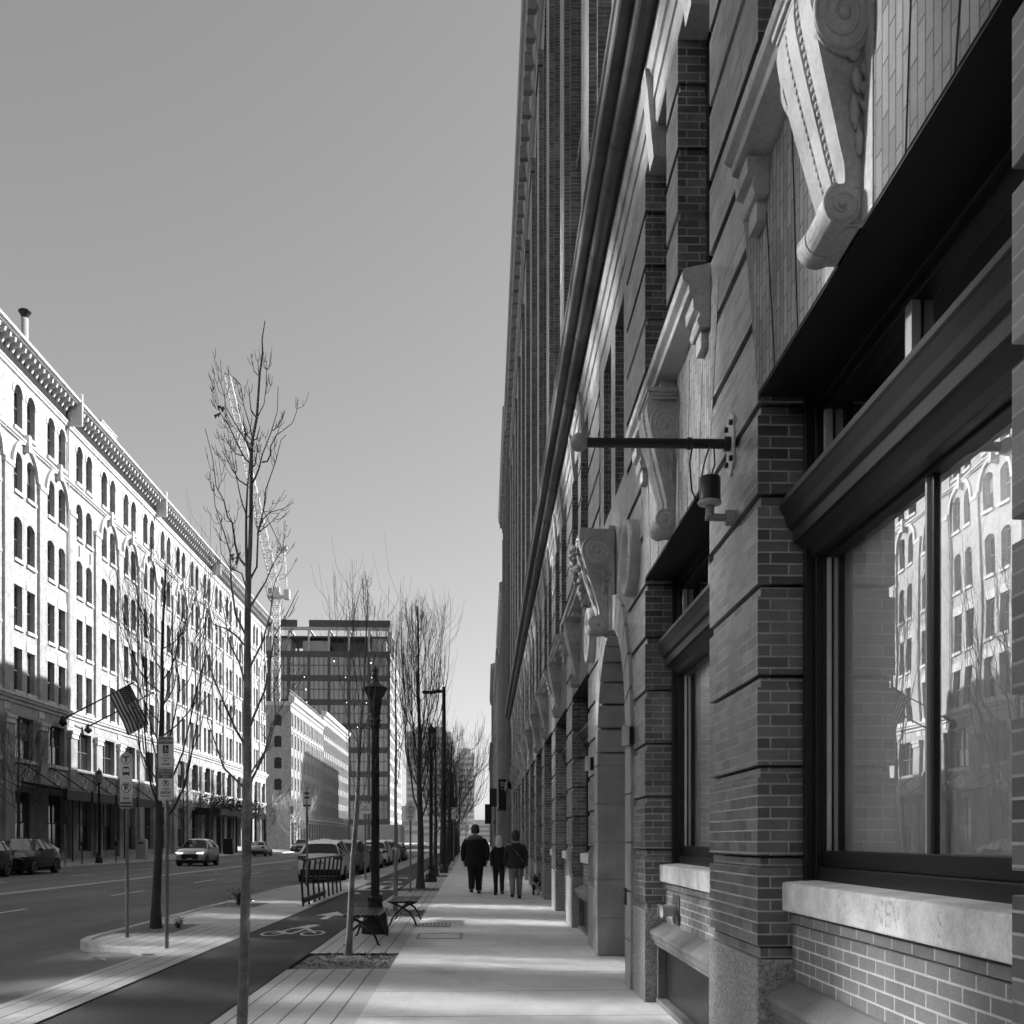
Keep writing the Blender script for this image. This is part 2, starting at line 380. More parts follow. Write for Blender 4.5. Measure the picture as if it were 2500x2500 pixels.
for a, b_ in pits:
    g.quad((-2.2, y, 0), (-.98, y, 0), (-.98, a, 0), (-2.2, a, 0)); y = b_
g.quad((-2.2, y, 0), (-.98, y, 0), (-.98, 130, 0), (-2.2, 130, 0))
struct('paver_strip', g, M_PAVE, rot=LR)
g = MB()
random.seed(3)
for a, b_ in pits:
    nx, ny = 14, 18
    P = [[(-2.2 + 1.22*i/nx, a + (b_-a)*j/ny, -.03 + (0 if i in (0, nx) or j in (0, ny) else .07*math.exp(-(((-2.2+1.22*i/nx)+1.62)**2*6 + ((a+(b_-a)*j/ny)-(a+b_)/2)**2*3)) + random.uniform(-.008, .012))) for j in range(ny+1)] for i in range(nx+1)]
    for i in range(nx):
        for j in range(ny): g.quad(P[i][j], P[i+1][j], P[i+1][j+1], P[i][j+1])
for a, b_, x0, x1 in ((17.3, 19.0, -5.95, -4.95), (23.7, 25.3, -5.95, -4.95)):
    nx = 10
    P = [[(x0 + (x1-x0)*i/nx, a + (b_-a)*j/nx, .006 + (0 if i in (0, nx) or j in (0, nx) else random.uniform(-.004, .022))) for j in range(nx+1)] for i in range(nx+1)]
    for i in range(nx):
        for j in range(nx): g.quad(P[i][j], P[i+1][j], P[i+1][j+1], P[i][j+1])
struct('tree_pit_soil', g, M_SOIL, rot=LR)
# leaf litter and tufts in the pits
g = MB()
for a, b_ in pits[:5]:
    for _ in range(420):
        x = random.uniform(-2.15, -1.02); y = random.uniform(a+.05, b_-.05); h = random.uniform(.01, .035); q = random.uniform(0, PI); d = random.uniform(.006, .018)
        z = .02*math.exp(-((x+1.62)**2*6)); g.add([(x-d*math.cos(q), y-d*math.sin(q), z), (x+d*math.cos(q), y+d*math.sin(q), z), (x+random.uniform(-.02, .02), y, z+h)], [(0, 1, 2)])
M_DRY = plain('dry_grass', .16, .9, .4, 20, bmp=0)
struct('dry_grass', g, M_DRY, rot=LR, kind='stuff')
g = MB(); g.quad((-3.68, -12, -.012), (-2.2, -12, -.012), (-2.2, 130, -.012), (-3.68, 130, -.012)); struct('bike_lane', g, M_LANE, rot=LR)
g = MB(); g.box(-2.235, -2.2, -12, 130, -.05, .006); struct('bike_lane_edging', g, M_KFACE, rot=LR)  # near-black edging strip beside the bike lane
# outer paver apron and bump-out island
g = MB(); g.quad((-4.42, -12, 0), (-3.68, -12, 0), (-3.68, 19.05, 0), (-4.42, 19.05, 0))
def island_edge():
    return [(-4.42, 14.0), (-4.5, 14.15), (-4.75, 14.55), (-5.2, 15.0), (-5.7, 15.45), (-5.95, 15.9), (-6.08, 16.5)]
E_ = island_edge(); pts = [(-4.42, 14.0)] + E_[1:] + [(-6.08, 17.3), (-4.95, 17.3), (-4.95, 19.05), (-4.42, 19.05)]
g.add([(x, y, .0) for x, y in pts], [tuple(range(len(pts)))]); struct('paver_apron', g, M_PAVE, rot=LR)
g = MB(); g.quad((-6.1, 19.05, .001), (-4.95, 19.05, .001), (-4.95, 23.7, .001), (-6.1, 23.7, .001)); g.quad((-4.95, 19.05, .001), (-3.68, 19.05, .001), (-3.68, 36, .001), (-4.95, 36, .001))
g.quad((-6.1, 25.3, .001), (-4.95, 25.3, .001), (-4.95, 34.5, .001), (-6.1, 34.5, .001)); g.add([(-6.1, 34.5, .001), (-4.95, 34.5, .001), (-4.95, 37.2, .001)], [(0, 1, 2)])
g.quad((-4.75, 36, .001), (-3.68, 36, .001), (-3.68, 130, .001), (-4.75, 130, .001)); struct('island_pavement', g, M_ICONC, rot=LR)
# kerbs: swept strip with a face down to the road
def sweep_kerb(mb, path, wd, zt, drop):
    n = len(path)
    for i in range(n-1):
        p, q = Vector(path[i]), Vector(path[i+1]); d0 = (Vector(path[min(i+1, n-1)]) - Vector(path[max(i-1, 0)])).normalized(); d1 = (Vector(path[min(i+2, n-1)]) - Vector(path[i])).normalized()
        n0, n1 = Vector((d0.y, -d0.x)), Vector((d1.y, -d1.x)); a, b_ = p + n0*wd, q + n1*wd
        mb.quad((a.x, a.y, zt), (b_.x, b_.y, zt), (q.x, q.y, zt), (p.x, p.y, zt)); mb.quad((p.x, p.y, zt), (q.x, q.y, zt), (q.x, q.y, drop), (p.x, p.y, drop)); mb.quad((a.x, a.y, zt), (a.x, a.y, drop), (b_.x, b_.y, drop), (b_.x, b_.y, zt))
g = MB(); sweep_kerb(g, [(-4.40, 13.9)] + [(x-.02, y) for x, y in E_] + [(-6.12, 24), (-6.12, 34.4), (-5.7, 36), (-4.9, 37.4), (-4.78, 38.4), (-4.78, 130)], .15, .012, -.2)
sweep_kerb(g, [(-22, -12), (-22, 136.2)], -.16, .10, -.1); sweep_kerb(g, [(-22, 155), (-22, 500)], -.16, .10, -.1)
struct('kerb', g, M_KERB, rot=LR)
g = MB(); g.quad((-27.6, -12, .34), (-22.1, -12, .095), (-22.1, 136.2, .095), (-27.6, 136.2, .34)); g.quad((-27.6, 155, .3), (-22.1, 155, .095), (-22.1, 500, .095), (-27.6, 500, .3))
g.quad((-27.6, 136.2, .34), (-22.1, 136.2, .095), (-22.1, 136.2, -.3), (-27.6, 136.2, -.3)); struct('sidewalk_across', g, lines_mat('far_sidewalk_concrete', .4, 1.5, .012, .5, 1.5, .012, .5), rot=LR)
# painted markings
def strip(mb, x0, x1, y0, y1, dz=.005): mb.quad((x0, y0, rz_(x0)+dz), (x1, y0, rz_(x1)+dz), (x1, y1, rz_(x1)+dz), (x0, y1, rz_(x0)+dz))
g = MB(); strip(g, -14.34, -14.20, -12, 128); strip(g, -14.06, -13.92, -12, 128)
for y in (12.6, 21.9, 30.8, 39.9, 49.6, 58.4, 67.6, 77, 86, 95, 104): strip(g, -10.71, -10.59, y, y+3.1)
for y in (28, 37.4, 46.4, 55.5, 64.6, 73.6, 82.7, 92, 101): strip(g, -17.86, -17.74, y, y+2.6)
strip(g, -21.5, -14.6, 108.5, 109.3); strip(g, -21.5, -5, 118, 118.5); strip(g, -21.5, -5, 123, 123.5); strip(g, -21.5, -5, 160, 160.5)
struct('lane_marking', g, M_WHITE, rot=LR)
g = MB(); Z = -.008
def pol(mb, pts, z=Z): mb.add([(x, y, z) for x, y in pts], [tuple(range(len(pts)))])
def ring(mb, cx, cy_, rx, ry, t, z=Z, n=32):
    for k in range(n):
        a, b_ = 2*PI*k/n, 2*PI*(k+1)/n
        mb.quad((cx+(rx-t)*math.cos(a), cy_+(ry-t*ry/rx)*math.sin(a), z), (cx+rx*math.cos(a), cy_+ry*math.sin(a), z), (cx+rx*math.cos(b_), cy_+ry*math.sin(b_), z), (cx+(rx-t)*math.cos(b_), cy_+(ry-t*ry/rx)*math.sin(b_), z))
ring(g, -3.29, 17.2, .20, .47, .045); ring(g, -2.64, 17.2, .20, .47, .045)
pol(g, [(-3.32, 17.15), (-3.27, 17.15), (-3.1, 18.1), (-3.16, 18.15)]); pol(g, [(-3.15, 18.05), (-2.86, 18.15), (-2.83, 18.3), (-3.18, 18.25)])
pol(g, [(-3.02, 17.05), (-2.95, 17.05), (-2.84, 18.2), (-2.9, 18.2)]); pol(g, [(-2.9, 18.0), (-2.62, 17.2), (-2.57, 17.25), (-2.84, 18.15)])
pol(g, [(-3.3, 17.3), (-3.02, 17.1), (-2.98, 17.2), (-3.2, 17.45)]); pol(g, [(-3.12, 18.2), (-2.86, 18.3), (-2.72, 18.75), (-2.86, 18.85), (-3.05, 18.6)])
pol(g, [(-2.99, 18.62), (-2.78, 18.62), (-2.74, 18.78), (-2.85, 18.95), (-3.0, 18.85)], Z+.001)
pol(g, [(-2.96, 20.2), (-2.82, 20.2), (-2.82, 21.2), (-2.96, 21.2)]); pol(g, [(-3.2, 21.2), (-2.58, 21.2), (-2.89, 22.3)])
strip(g, -3.6, -2.28, 31.7, 32.05, .008); strip(g, -3.6, -2.28, 34.4, 34.75, .008)
for x in (-3.45, -2.95, -2.45): strip(g, x-.13, x+.13, 32.05, 34.4, .009)
for x in (-3.35, -2.7): pol(g, [(x-.18, 29.6), (x+.18, 29.6), (x, 30.5)])
for y in (37.2, 41.0):
    pol(g, [(-3.3, y), (-2.9, y+.7), (-2.5, y), (-2.6, y+1.1), (-3.2, y+1.1)])
for x in (-3.35, -2.7): pol(g, [(x-.18, 36.6), (x+.18, 36.6), (x, 35.9)])
struct('bike_lane_marking', g, M_WHITE, rot=LR)
# utility covers set in the sidewalk
M_PLATE = plain('tread_plate', .2, .5, .3, 30, bmp=.6, fine=120)
t = thing('utility_cover', 'ribbed grey metal cover plate set in the sidewalk beside the bench', 'utility cover', S(-.70, 18.65), PS)
g = MB(); g.box(-.33, .33, -.45, .45, -.02, .006); g.build('plate', M_PLATE, t)
g = MB()
for i in range(9): g.box(-.29+i*.07, -.26+i*.07, -.38, .38, .006, .012)
g.build('rib', plain('worn_rib', .45, .4, .2), t)
t = thing('access_hatch', 'thin framed access hatch flush in the sidewalk in front of the ribbed plate', 'access hatch', S(-.5, 16.5), PS)
g = MB(); g.box(-.31, .31, -.4, .4, -.02, .004); g.build('lid', M_CONC, t)
g = MB()
for a in ((-.36, .36, -.46, -.42), (-.36, .36, .42, .46), (-.36, -.33, -.46, .46), (.33, .36, -.46, .46)): g.box(*a, -.02, .007)
g.build('rim', M_STONED, t)
# ================================================================== NEAR BUILDING (right)
WX = 1.522
CN = [-6.3, -2.4, 1.60, 5.69, 9.73, 13.64, 17.95, 22.2, 26.4, 30.6, 34.8, 39.0, 43.2, 47.4, 51.6, 55.8]   # near corner of each pier
PW = [1.35, 1.35, 1.325, 1.23, 1.30, 1.5, 1.25, 1.25, 1.25, 1.25, 1.25, 1.25, 1.25, 1.25, 1.25, 4.2]
HEAD = 4.04; ZB, ZT, REC = .883, 7.89, .023
GZ = [.954 + .507*k for k in range(15)]         # tops of the recessed courses
R1 = thing('brick_warehouse', 'dark brick warehouse with rusticated piers, scroll brackets and rolled cornice right beside the sidewalk', 'building', (WX, 0, 0))
OX = WX
def lx(x): return x - OX
random.seed(5)
g = MB(); gb = MB()                      # brick work, granite base
for k, (y, wd) in enumerate(zip(CN, PW)):
    ent = (k == 5)
    # granite footing
    gb = MB(); gb.box(lx(1.519), .55, y-.003, y+wd+.003, -.3, ZB-.004, 0); gb.build('granite_base', M_GRAN, R1, bevel=.008)
    z = ZB
    for j, zt in enumerate(GZ):
        lo = z; rec_lo, rec_hi = zt-.071, zt
        if rec_lo > ZT: break
        if lo < rec_lo: g.box(0, .48, y, y+wd, lo, min(rec_lo, ZT))
        if rec_hi < ZT: g.box(REC, .48, y+REC, y+wd-REC, rec_lo, rec_hi-.014); g.box(.085, .48, y+.085, y+wd-.085, rec_hi-.014, rec_hi)
        else: g.box(REC, .48, y+REC, y+wd-REC, rec_lo, ZT)
        z = rec_hi
    if z < ZT: g.box(0, .48, y, y+wd, z, ZT)
BAYS = []
for k in range(len(CN)-1):
    ya, yb = CN[k]+PW[k], CN[k+1]; BAYS.append((k, ya, yb))
# above the openings: backing, horizontal courses, upright-brick flat arch, second floor
gv = MB(); gs = MB(); gc = MB(); gl_ = MB()
for k, ya, yb in BAYS:
    ym = (ya+yb)/2
    if k == 4: continue
    g.box(.03, .45, ya, yb, HEAD+.004, 5.22)                        # backing behind the voussoirs
    gl_.box(.004, .47, ya, yb, HEAD-.012, HEAD-.001)  # thin near-black plate added to paint the soffit's shade
    gv = MB(); gs = MB(); kw = .225                                # half keystone
    for s_ in (-1, 1):
        e = (yb-ya)/2; cuts = [kw, kw+(e-kw)*.36, kw+(e-kw)*.7, e+.0]
        for i in range(3):
            a, b_ = cuts[i], cuts[i+1]
            sl = [0.02, .10, .20, .31]
            p = [(ym+s_*(a+.011), HEAD), (ym+s_*(b_-.011), HEAD), (ym+s_*(b_-.011+sl[i+1]), 5.21), (ym+s_*(a+.011+sl[i]), 5.21)]
            if s_ < 0: p = p[::-1]
            gv.prism(p, 'x', -.001 - .001*i, .12)
    g.box(.30, .46, ya, yb, 5.3, 5.44)                             # second floor apron
    # central mullion pier of the paired windows, rusticated too
    z = 5.44
    for zt in GZ:
        if zt < 5.5: continue
        if zt-.071 > ZT: break
        if z < zt-.071: g.box(0, .23, ym-.25, ym+.25, z, min(zt-.071, ZT))
        if zt < ZT: g.box(REC, .23, ym-.25+REC, ym+.25-REC, zt-.071, zt)
        z = zt
    if z < ZT: g.box(0, .23, ym-.25, ym+.25, z, ZT)
    # stone sill with blocks underneath
    y0, y1 = ya-.02, yb+.02
    prof = [(.45, 5.22), (-.02, 5.22), (-.14, 5.27), (-.145, 5.31), (-.185, 5.34), (-.19, 5.40), (-.17, 5.42), (.05, 5.47), (.45, 5.47)]
    gs.prism(prof, 'y', y0, y1)
    for yy in (ya+.10, ym, yb-.10):
        w_ = .16 if yy != ym else .2
        gs.prism([(.02, 5.02), (-.075, 5.02), (-.09, 5.06), (-.075, 5.10), (-.075, 5.12), (-.115, 5.14), (-.12, 5.222), (.02, 5.222)], 'y', yy-w_/2-.05, yy+w_/2+.05)
        if yy != ym: gs.box(-.055, .02, yy-w_/2, yy+w_/2, 4.90, 5.02)
    gv.build('flat_arch', M_BRICKV, R1, bevel=.003, seg=1); gs.build('sill_course', M_STONE, R1, bevel=.006)
# entrance bay: arched stone doorway
k, ya, yb = BAYS[4]; ec = 12.26; er = 1.345; esp = 2.70
g.facade(ya, yb, 0, ZT, [(ec-er-.36, ec+er+.36-.001, 0, esp+er+.36, er+.36)] + [(ym_-.42, ym_+.42, 5.6, 7.4, 0) for ym_ in (ec-.75, ec+.75)], .3, -1, 0, x=.012) if False else None
g.facade(ya, yb, esp+er+.06, ZT, [(ec-.95, ec-.2, 5.6, 7.6, 0), (ec+.2, ec+.95, 5.6, 7.6, 0)], .25, -1, 0, x=.012)
g.facade(ya, yb, -.2, esp+er+.06, [(ec-er-.06, yb-.001, -.1, esp+er+.06, er+.035)], .06, -1, 0, x=.012)
nv = 13
for i in range(nv):                               # arch ring, separated blocks
    t0 = PI*i/nv + .012; t1 = PI*(i+1)/nv - .012; n = 4; ro = er + (.52 if i == nv//2 else .40)
    inn = [(ec+er*math.cos(t0+(t1-t0)*j/n), esp+er*math.sin(t0+(t1-t0)*j/n)) for j in range(n+1)]
    out = [(min(ec+ro*math.cos(t0+(t1-t0)*j/n), yb+.2), esp+ro*math.sin(t0+(t1-t0)*j/n)) for j in range(n+1)]
    gc.prism(inn + out[::-1], 'x', -.03, .5)
for yy in ((ec-er-.40, ec-er), (ec+er, ec+er+.40)):
    z = 0
    while z < esp-.05:
        z1 = min(z+.497, esp-.006); gc.box(-.03, .5, yy[0], yy[1], z+.006, z1); z += .507
        gc.box(.0, .5, yy[0]+.004, yy[1]-.004, z1, min(z+.006, esp)) if z < esp-.05 else None
M_LIME = plain('doorway_limestone', .34, .75, .2, 2)
g.build('wall', M_BRICK, R1, bevel=.004, seg=1); gl_.build('soffit_shade_plate', plain('soffit_shade_black', .006, .6, .1, bmp=0), R1);
gb.build('granite_base', M_GRAN, R1, bevel=.008); gc.build('entrance_arch', M_LIME, R1, bevel=.006)
# entrance door set deep in the arch
g = MB(); g.box(.55, .62, ec-er-.3, ec+er+.3, 0, 4.3, 0)
for yy in (-.66, 0, .66): g.box(.50, .56, ec+yy-.05, ec+yy+.05, 0, 2.6)
g.box(.50, .56, ec-er, ec+er, 2.5, 2.62)
d = g.build('door', M_PAINT, R1)
g = MB(); g.box(.53, .548, ec-.6, ec-.06, .3, 2.45); g.box(.53, .548, ec+.06, ec+.6, .3, 2.45); g.build('pane', M_WINR, d)
# round medallions on the piers flanking the doorway
for yy in (10.42, 14.38):
    g = MB(); n = 32; pr = [(0, .02), (.24, .03), (.27, .05), (.30, .09), (.345, .11), (.375, .10), (.385, .06), (.385, -.01)]
    vs = []
    for r, d_ in pr:
        for q in range(n): a = 2*PI*q/n; vs.append((-d_, r*math.cos(a), r*math.sin(a)))
    g.add(vs, [(i*n+q, (i+1)*n+q, (i+1)*n+(q+1) % n, i*n+(q+1) % n) for i in range(len(pr)-1) for q in range(n)], 0, True)
    for q in range(8):
        a = 2*PI*q/8; g.ball((-.04, .12*math.cos(a), .12*math.sin(a)), (.03, .06, .06), 0, 8, 6)
    g.build('medallion', M_STONE, R1, (0, yy, 4.42))
# scroll brackets: keystone consoles
def console(big=False):
    g = MB(); hw = .225
    prof = [(.012, 1.03), (-.205, 1.03), (-.225, .99), (-.228, .93), (-.217, .85), (-.20, .77), (-.165, .62), (-.125, .46), (-.09, .32), (-.068, .24), (-.062, .17), (-.075, .145)]
    # lower scroll
    cz, cx, r = .075, -.088, .073
    arc = [(cx + r*1.0*math.cos(t), cz + r*math.sin(t)) for t in [R(100)+R(170)*i/10 for i in range(11)]]
    low = arc + [(-.02, 0.0), (.012, 0.0)]
    g.prism(prof + low, 'y', -hw+.03, hw-.03)
    # raised edge straps following the curve, near side and far side
    f = prof[1:]
    for s_ in (-1, 1):
        y0, y1 = s_*(hw-.13), s_*hw
        if y0 > y1: y0, y1 = y1, y0
        o = [(x-.014, z) for x, z in f] + [(x+.06, z) for x, z in f[::-1]]
        g.prism(o, 'y', y0, y1)
        # side cheek
        ck = [(.012, 1.02)] + [(x-.006, z) for x, z in f] + arc[3:] + [(-.01, .004), (.012, .004)]
        g.prism(ck, 'y', *sorted((s_*(hw-.05), s_*(hw-.006))))
        # volute rolls and spiral
        for (vx, vz, vr, tn) in ((-.098, .80, .125, 2.2), (-.088, .075, .078, 1.6)):
            n = 26; ri = []
            disc = [(vx + vr*math.cos(2*PI*q/n), vz + vr*(1.25 if vr > .1 else 1.0)*math.sin(2*PI*q/n)) for q in range(n)]
            ya_, yb_ = (hw-.02, hw+.014) if s_ > 0 else (-hw-.014, -hw+.02)
            g.prism(disc, 'y', ya_, yb_)
            sp = []
            for q in range(40):
                t = q/39; rr = vr*(1.0 - .72*t); a = PI*.6 + tn*2*PI*t*s_*0 + tn*2*PI*t
                sp.append((vx + rr*math.cos(a), s_*(hw+.014), vz + rr*(1.25 if vr > .1 else 1.0)*math.sin(a)))
            g.tube(sp, [.011*(1-.4*q/39) for q in range(40)], 6)
            g.ball((vx, s_*(hw+.014), vz), (vr*.22, .016, vr*.22), 0, 10, 6)
        # acanthus leaf on the cheek
        for i, (lx_, lz_, a_, l_) in enumerate(((-.02, .62, -.9, .09), (-.035, .55, -.6, .11), (-.03, .47, -.35, .12), (-.05, .60, -1.3, .10), (-.055, .50, -1.45, .14), (-.03, .38, -1.5, .12), (-.01, .56, -.2, .07))):
            cs, sn = math.cos(a_), math.sin(a_)
            pts = [(lx_ + .005 + l_*t*cs*.5, s_*(hw+.004), lz_ + l_*t*sn) for t in (0, .25, .5, .75, 1.0)]
            g.tube(pts, [.006, .018, .022, .017, .006], 7)
        g.ball((-.055, s_*(hw+.004), .655), (.028, .016, .03), 0, 10, 6)
    # lower barrel between the cheeks, with a waist
    n = 18
    for (a, b_, ra) in ((-hw, -.10, .078), (-.10, .10, .062), (.10, hw, .078)):
        g.prism([(cx + ra*math.cos(2*PI*q/n), cz + ra*math.sin(2*PI*q/n)) for q in range(n)], 'y', a, b_, 0, True)
    # rope of beads in the two hollows
    for s_ in (-1, 1):
        L = 0; pp = f
        seg = [(Vector((x, z))) for x, z in pp]
        tot = sum((seg[i+1]-seg[i]).length for i in range(len(seg)-1)); nb = 24
        for q in range(nb):
            t = tot*(.06 + .9*q/nb); i = 0
            while i < len(seg)-2 and t > (seg[i+1]-seg[i]).length: t -= (seg[i+1]-seg[i]).length; i += 1
            p = seg[i].lerp(seg[i+1], t/(seg[i+1]-seg[i]).length)
            g.ball((p.x-.008, s_*.078, p.y), (.015, .016, .017), 0, 7, 5)
    # centre roll of the front
    o = [(x-.022, z) for x, z in f] + [(x+.06, z) for x, z in f[::-1]]
    g.prism(o, 'y', -.052, .052, 0)
    tp = lambda z: .70 + .30*min(1, max(0, z))
    g.v = [(x, y*tp(z), z) for x, y, z in g.v]
    if big: return g
    # capital and back slab
    g.box(-.235, .012, -hw-.03, hw+.03, 1.03, 1.055); g.box(-.25, .012, -hw-.045, hw+.045, 1.055, 1.085); g.box(-.21, .012, -hw-.02, hw+.02, 1.005, 1.03)
    g.box(-.008, .03, -hw-.055, hw+.055, .0, 1.0)
    return g
cm = console().mesh('scroll_bracket', [M_STONE])
first = None
for k, ya, yb in BAYS:
    if k == 4: continue
    yy = {2: 4.25, 3: 8.30}.get(k, (ya+yb)/2)
    o = bpy.data.objects.new('scroll_bracket', cm); C.objects.link(o); o.parent = R1; o.location = (0, yy, HEAD-.01)
    b_ = o.modifiers.new('Bevel', 'BEVEL'); b_.width = .003; b_.segments = 1; b_.limit_method = 'ANGLE'; b_.angle_limit = R(50)
    o['label'] = 'carved stone scroll bracket with bead rope and leaf carving'
# the bigger one over the doorway, with fruit garland
o = bpy.data.objects.new('garland_bracket', console(True).mesh('garland_bracket', [M_STONE])); C.objects.link(o); o.parent = R1; o.location = (-.06, ec, HEAD-.02); o.scale = (1.5, 1.15, 1.16)
g = MB(); random.seed(8); g.box(-.1, .1, -.26, .26, .0, 1.26) if False else None
for q in range(70):
    t = random.random(); r = .03 + .085*math.sin(PI*min(1, t*1.05)); a = random.uniform(0, 2*PI)
    g.ball((-.27 - .12*(1-t) - .6*r*abs(math.cos(a)), r*math.sin(a)*1.4, .98 - .62*t), random.uniform(.022, .045), 0, 7, 5)
g.build('fruit_garland', M_STONED, R1, (-.08, ec, HEAD+.05))
g = MB(); g.box(-.07, .0, ec-.24, ec+.24, HEAD-.02, 5.25); g.build('keystone_backing', M_STONE, R1)
# ---------------- ground-floor windows: frame, panes, transom cornice, sill, cellar hood
def shopwin(W):
    """local: x 0 = wall face (into the wall +x), y from 0 (near jamb) to W"""
    j = MB(); h = W/2; x0 = .253                      # frame face
    for s_, y0, y1 in ((0, 0, .05), (1, W-.05, W)):
        j.box(x0, .46, y0, y1, 1.313, HEAD)
        a, b_ = (y1, y1+.028) if s_ == 0 else (y0-.028, y0)
        j.box(x0+.05, .46, a, b_, 1.313, HEAD)
        a, b_ = (y1+.028, y1+.04) if s_ == 0 else (y0-.04, y0-.028)
        j.box(x0+.09, .46, a, b_, 1.40, HEAD)
    j.box(x0+.06, .5, .08, W-.08, 1.313, 1.40); j.box(x0+.09, .5, .08, W-.08, 1.40, 1.49)
    j.box(x0+.10, .42, .08, W-.08, 3.10, 3.20)
    j.box(x0+.05, .46, .05, W-.05, HEAD-.09, HEAD)
    j.box(x0+.09, .46, .08, W-.08, HEAD-.13, HEAD-.09)
    j.box(x0+.117, .40, h-.03, h+.0, 1.49, 3.12); j.box(x0+.125, .40, h+.0, h+.022, 1.49, 3.12)
    fr = j.mesh('window', [M_PAINT])
    c = MB(); c.prism([(.46, 3.12), (.29, 3.12), (.27, 3.16), (.215, 3.20), (.195, 3.205), (.19, 3.27), (.165, 3.285), (.15, 3.33), (.125, 3.385), (.115, 3.40), (.115, 3.43), (.13, 3.445), (.20, 3.46), (.46, 3.48)], 'y', .13-.11, W-.02)
    tc = c.mesh('transom_cornice', [M_PAINT])
    p = MB(); [p.quad((.388, a, c), (.388, a, d), (.388, b_, d), (.388, b_, c)) for a, b_, c, d in ((.07, h-.03, 1.47, 3.12), (h+.02, W-.07, 1.47, 3.12), (.07, W-.07, 3.4, HEAD-.06))]
    pm = p.mesh('pane', [M_GLASS])
    t = MB(); t.box(.36, .38, W-.11, W-.09, 1.49, 3.12); t.box(.366, .384, h+.024, h+.042, 1.49, 3.12)
    t.box(.34, .38, h+.12, h+.19, 3.46, HEAD-.13); t.box(.34, .38, W-.13, W-.10, 3.46, HEAD-.13)
    tm = t.mesh('pane_bead', [M_TRIM])
    q = MB(); n = 60                                  # gathered curtain
    for i in range(n):
        a, b_ = .03+(W-.06)*i/n, .03+(W-.06)*(i+1)/n; xa = .45+.012*math.sin(i*1.1)+.014*math.sin(i*.37); xb = .45+.012*math.sin((i+1)*1.1)+.014*math.sin((i+1)*.37)
        q.add([(xa, a, 1.40), (xb, b_, 1.40), (xb, b_, 3.14), (xa, a, 3.14)], [(0, 3, 2, 1)], 0, True)
    cu = q.mesh('curtain', [M_CURT])
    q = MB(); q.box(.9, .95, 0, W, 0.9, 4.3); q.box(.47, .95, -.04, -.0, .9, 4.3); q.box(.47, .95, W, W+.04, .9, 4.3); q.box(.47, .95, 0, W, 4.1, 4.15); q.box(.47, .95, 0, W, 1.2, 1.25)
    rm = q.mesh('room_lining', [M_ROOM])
    return fr, tc, pm, tm, cu, rm
M_HOOD = plain('weathered_hood_stone', .15, .7, .35, 3, bmp=.3)
def apron(W, k):
    j = MB()
    j.box(.196, .50, 0, W, .0, 1.075); j.box(.185, .50, 0, W, 1.087, 1.137)
    j.box(.215, .50, 0, W, 1.075, 1.087); j.box(.215, .50, 0, W, 1.137, 1.152)
    return j
M_BRICKA = brickmat('apron_brick', .17, .24, .52, off=(.1, .0165), ms=.0055)
for k, ya, yb in BAYS:
    if k == 4 or k < 1: continue
    W = yb-ya; fr, tc, pm, tm, cu, rm = shopwin(W)
    def pt(n, me, par, loc=(0, 0, 0), bev=0):
        o = bpy.data.objects.new(n, me); C.objects.link(o); o.parent = par; o.location = loc
        if bev and k < 8: b_ = o.modifiers.new('Bevel', 'BEVEL'); b_.width = bev; b_.segments = 2; b_.limit_method = 'ANGLE'
        return o
    wd = pt('window', fr, R1, (0, ya, 0), .006); pt('transom_cornice', tc, wd, bev=.004); pt('pane', pm, wd); pt('pane_bead', tm, wd); pt('curtain', cu, wd); pt('room_lining', rm, wd)
    o = apron(W, k).build('apron_wall', M_BRICKA, R1, (0, ya, 0), bevel=.003, seg=1)
    g = MB(); g.prism([(.139, 1.152), (.50, 1.152), (.50, 1.33), (.30, 1.325), (.139, 1.313)], 'y', -.12 if k != 2 else -.02, W+.0)
    g.build('window_sill', M_SILL, R1, (0, ya+.002, 0), bevel=.012, seg=3)
    if k in (2, 3, 5):                                # cellar window hood
        g = MB(); g.prism([(.196, .77), (.17, .765), (.06, .70), (.04, .685), (.04, .655), (.055, .65), (.06, .60), (.08, .59), (.085, .555), (.196, .555)], 'y', -.45, W-.03)
        g.box(.11, .19, W-.09, W-.03, 0, .56); g.box(.10, .196, -.45, W-.03, .0, .05)
        g.build('cellar_hood', M_HOOD, R1, (0, ya, 0), bevel=.008)
        g = MB(); g.box(.186, .195, .1, W-.12, .05, .55); g.build('cellar_window', M_BLACK, R1, (0, ya, 0))
# ---------------- second floor windows
for k, ya, yb in BAYS:
    ym = (ya+yb)/2
    for a, b_ in ((ya, ym-.25), (ym+.25, yb)):
        if k == 4: continue
        g = MB(); g.box(.23, .40, a, a+.08, 5.4, ZT); g.box(.23, .40, b_-.08, b_, 5.4, ZT); g.box(.25, .40, a, b_, ZT-.12, ZT); g.box(.25, .40, a, b_, 5.40, 5.55); g.box(.26, .38, a+.08, b_-.08, 6.62, 6.70)
        o = g.build('upper_window', M_PAINT, R1); g = MB(); g.box(.33, .34, a+.08, b_-.08, 5.55, ZT-.12); g.build('pane', M_WINR, o)
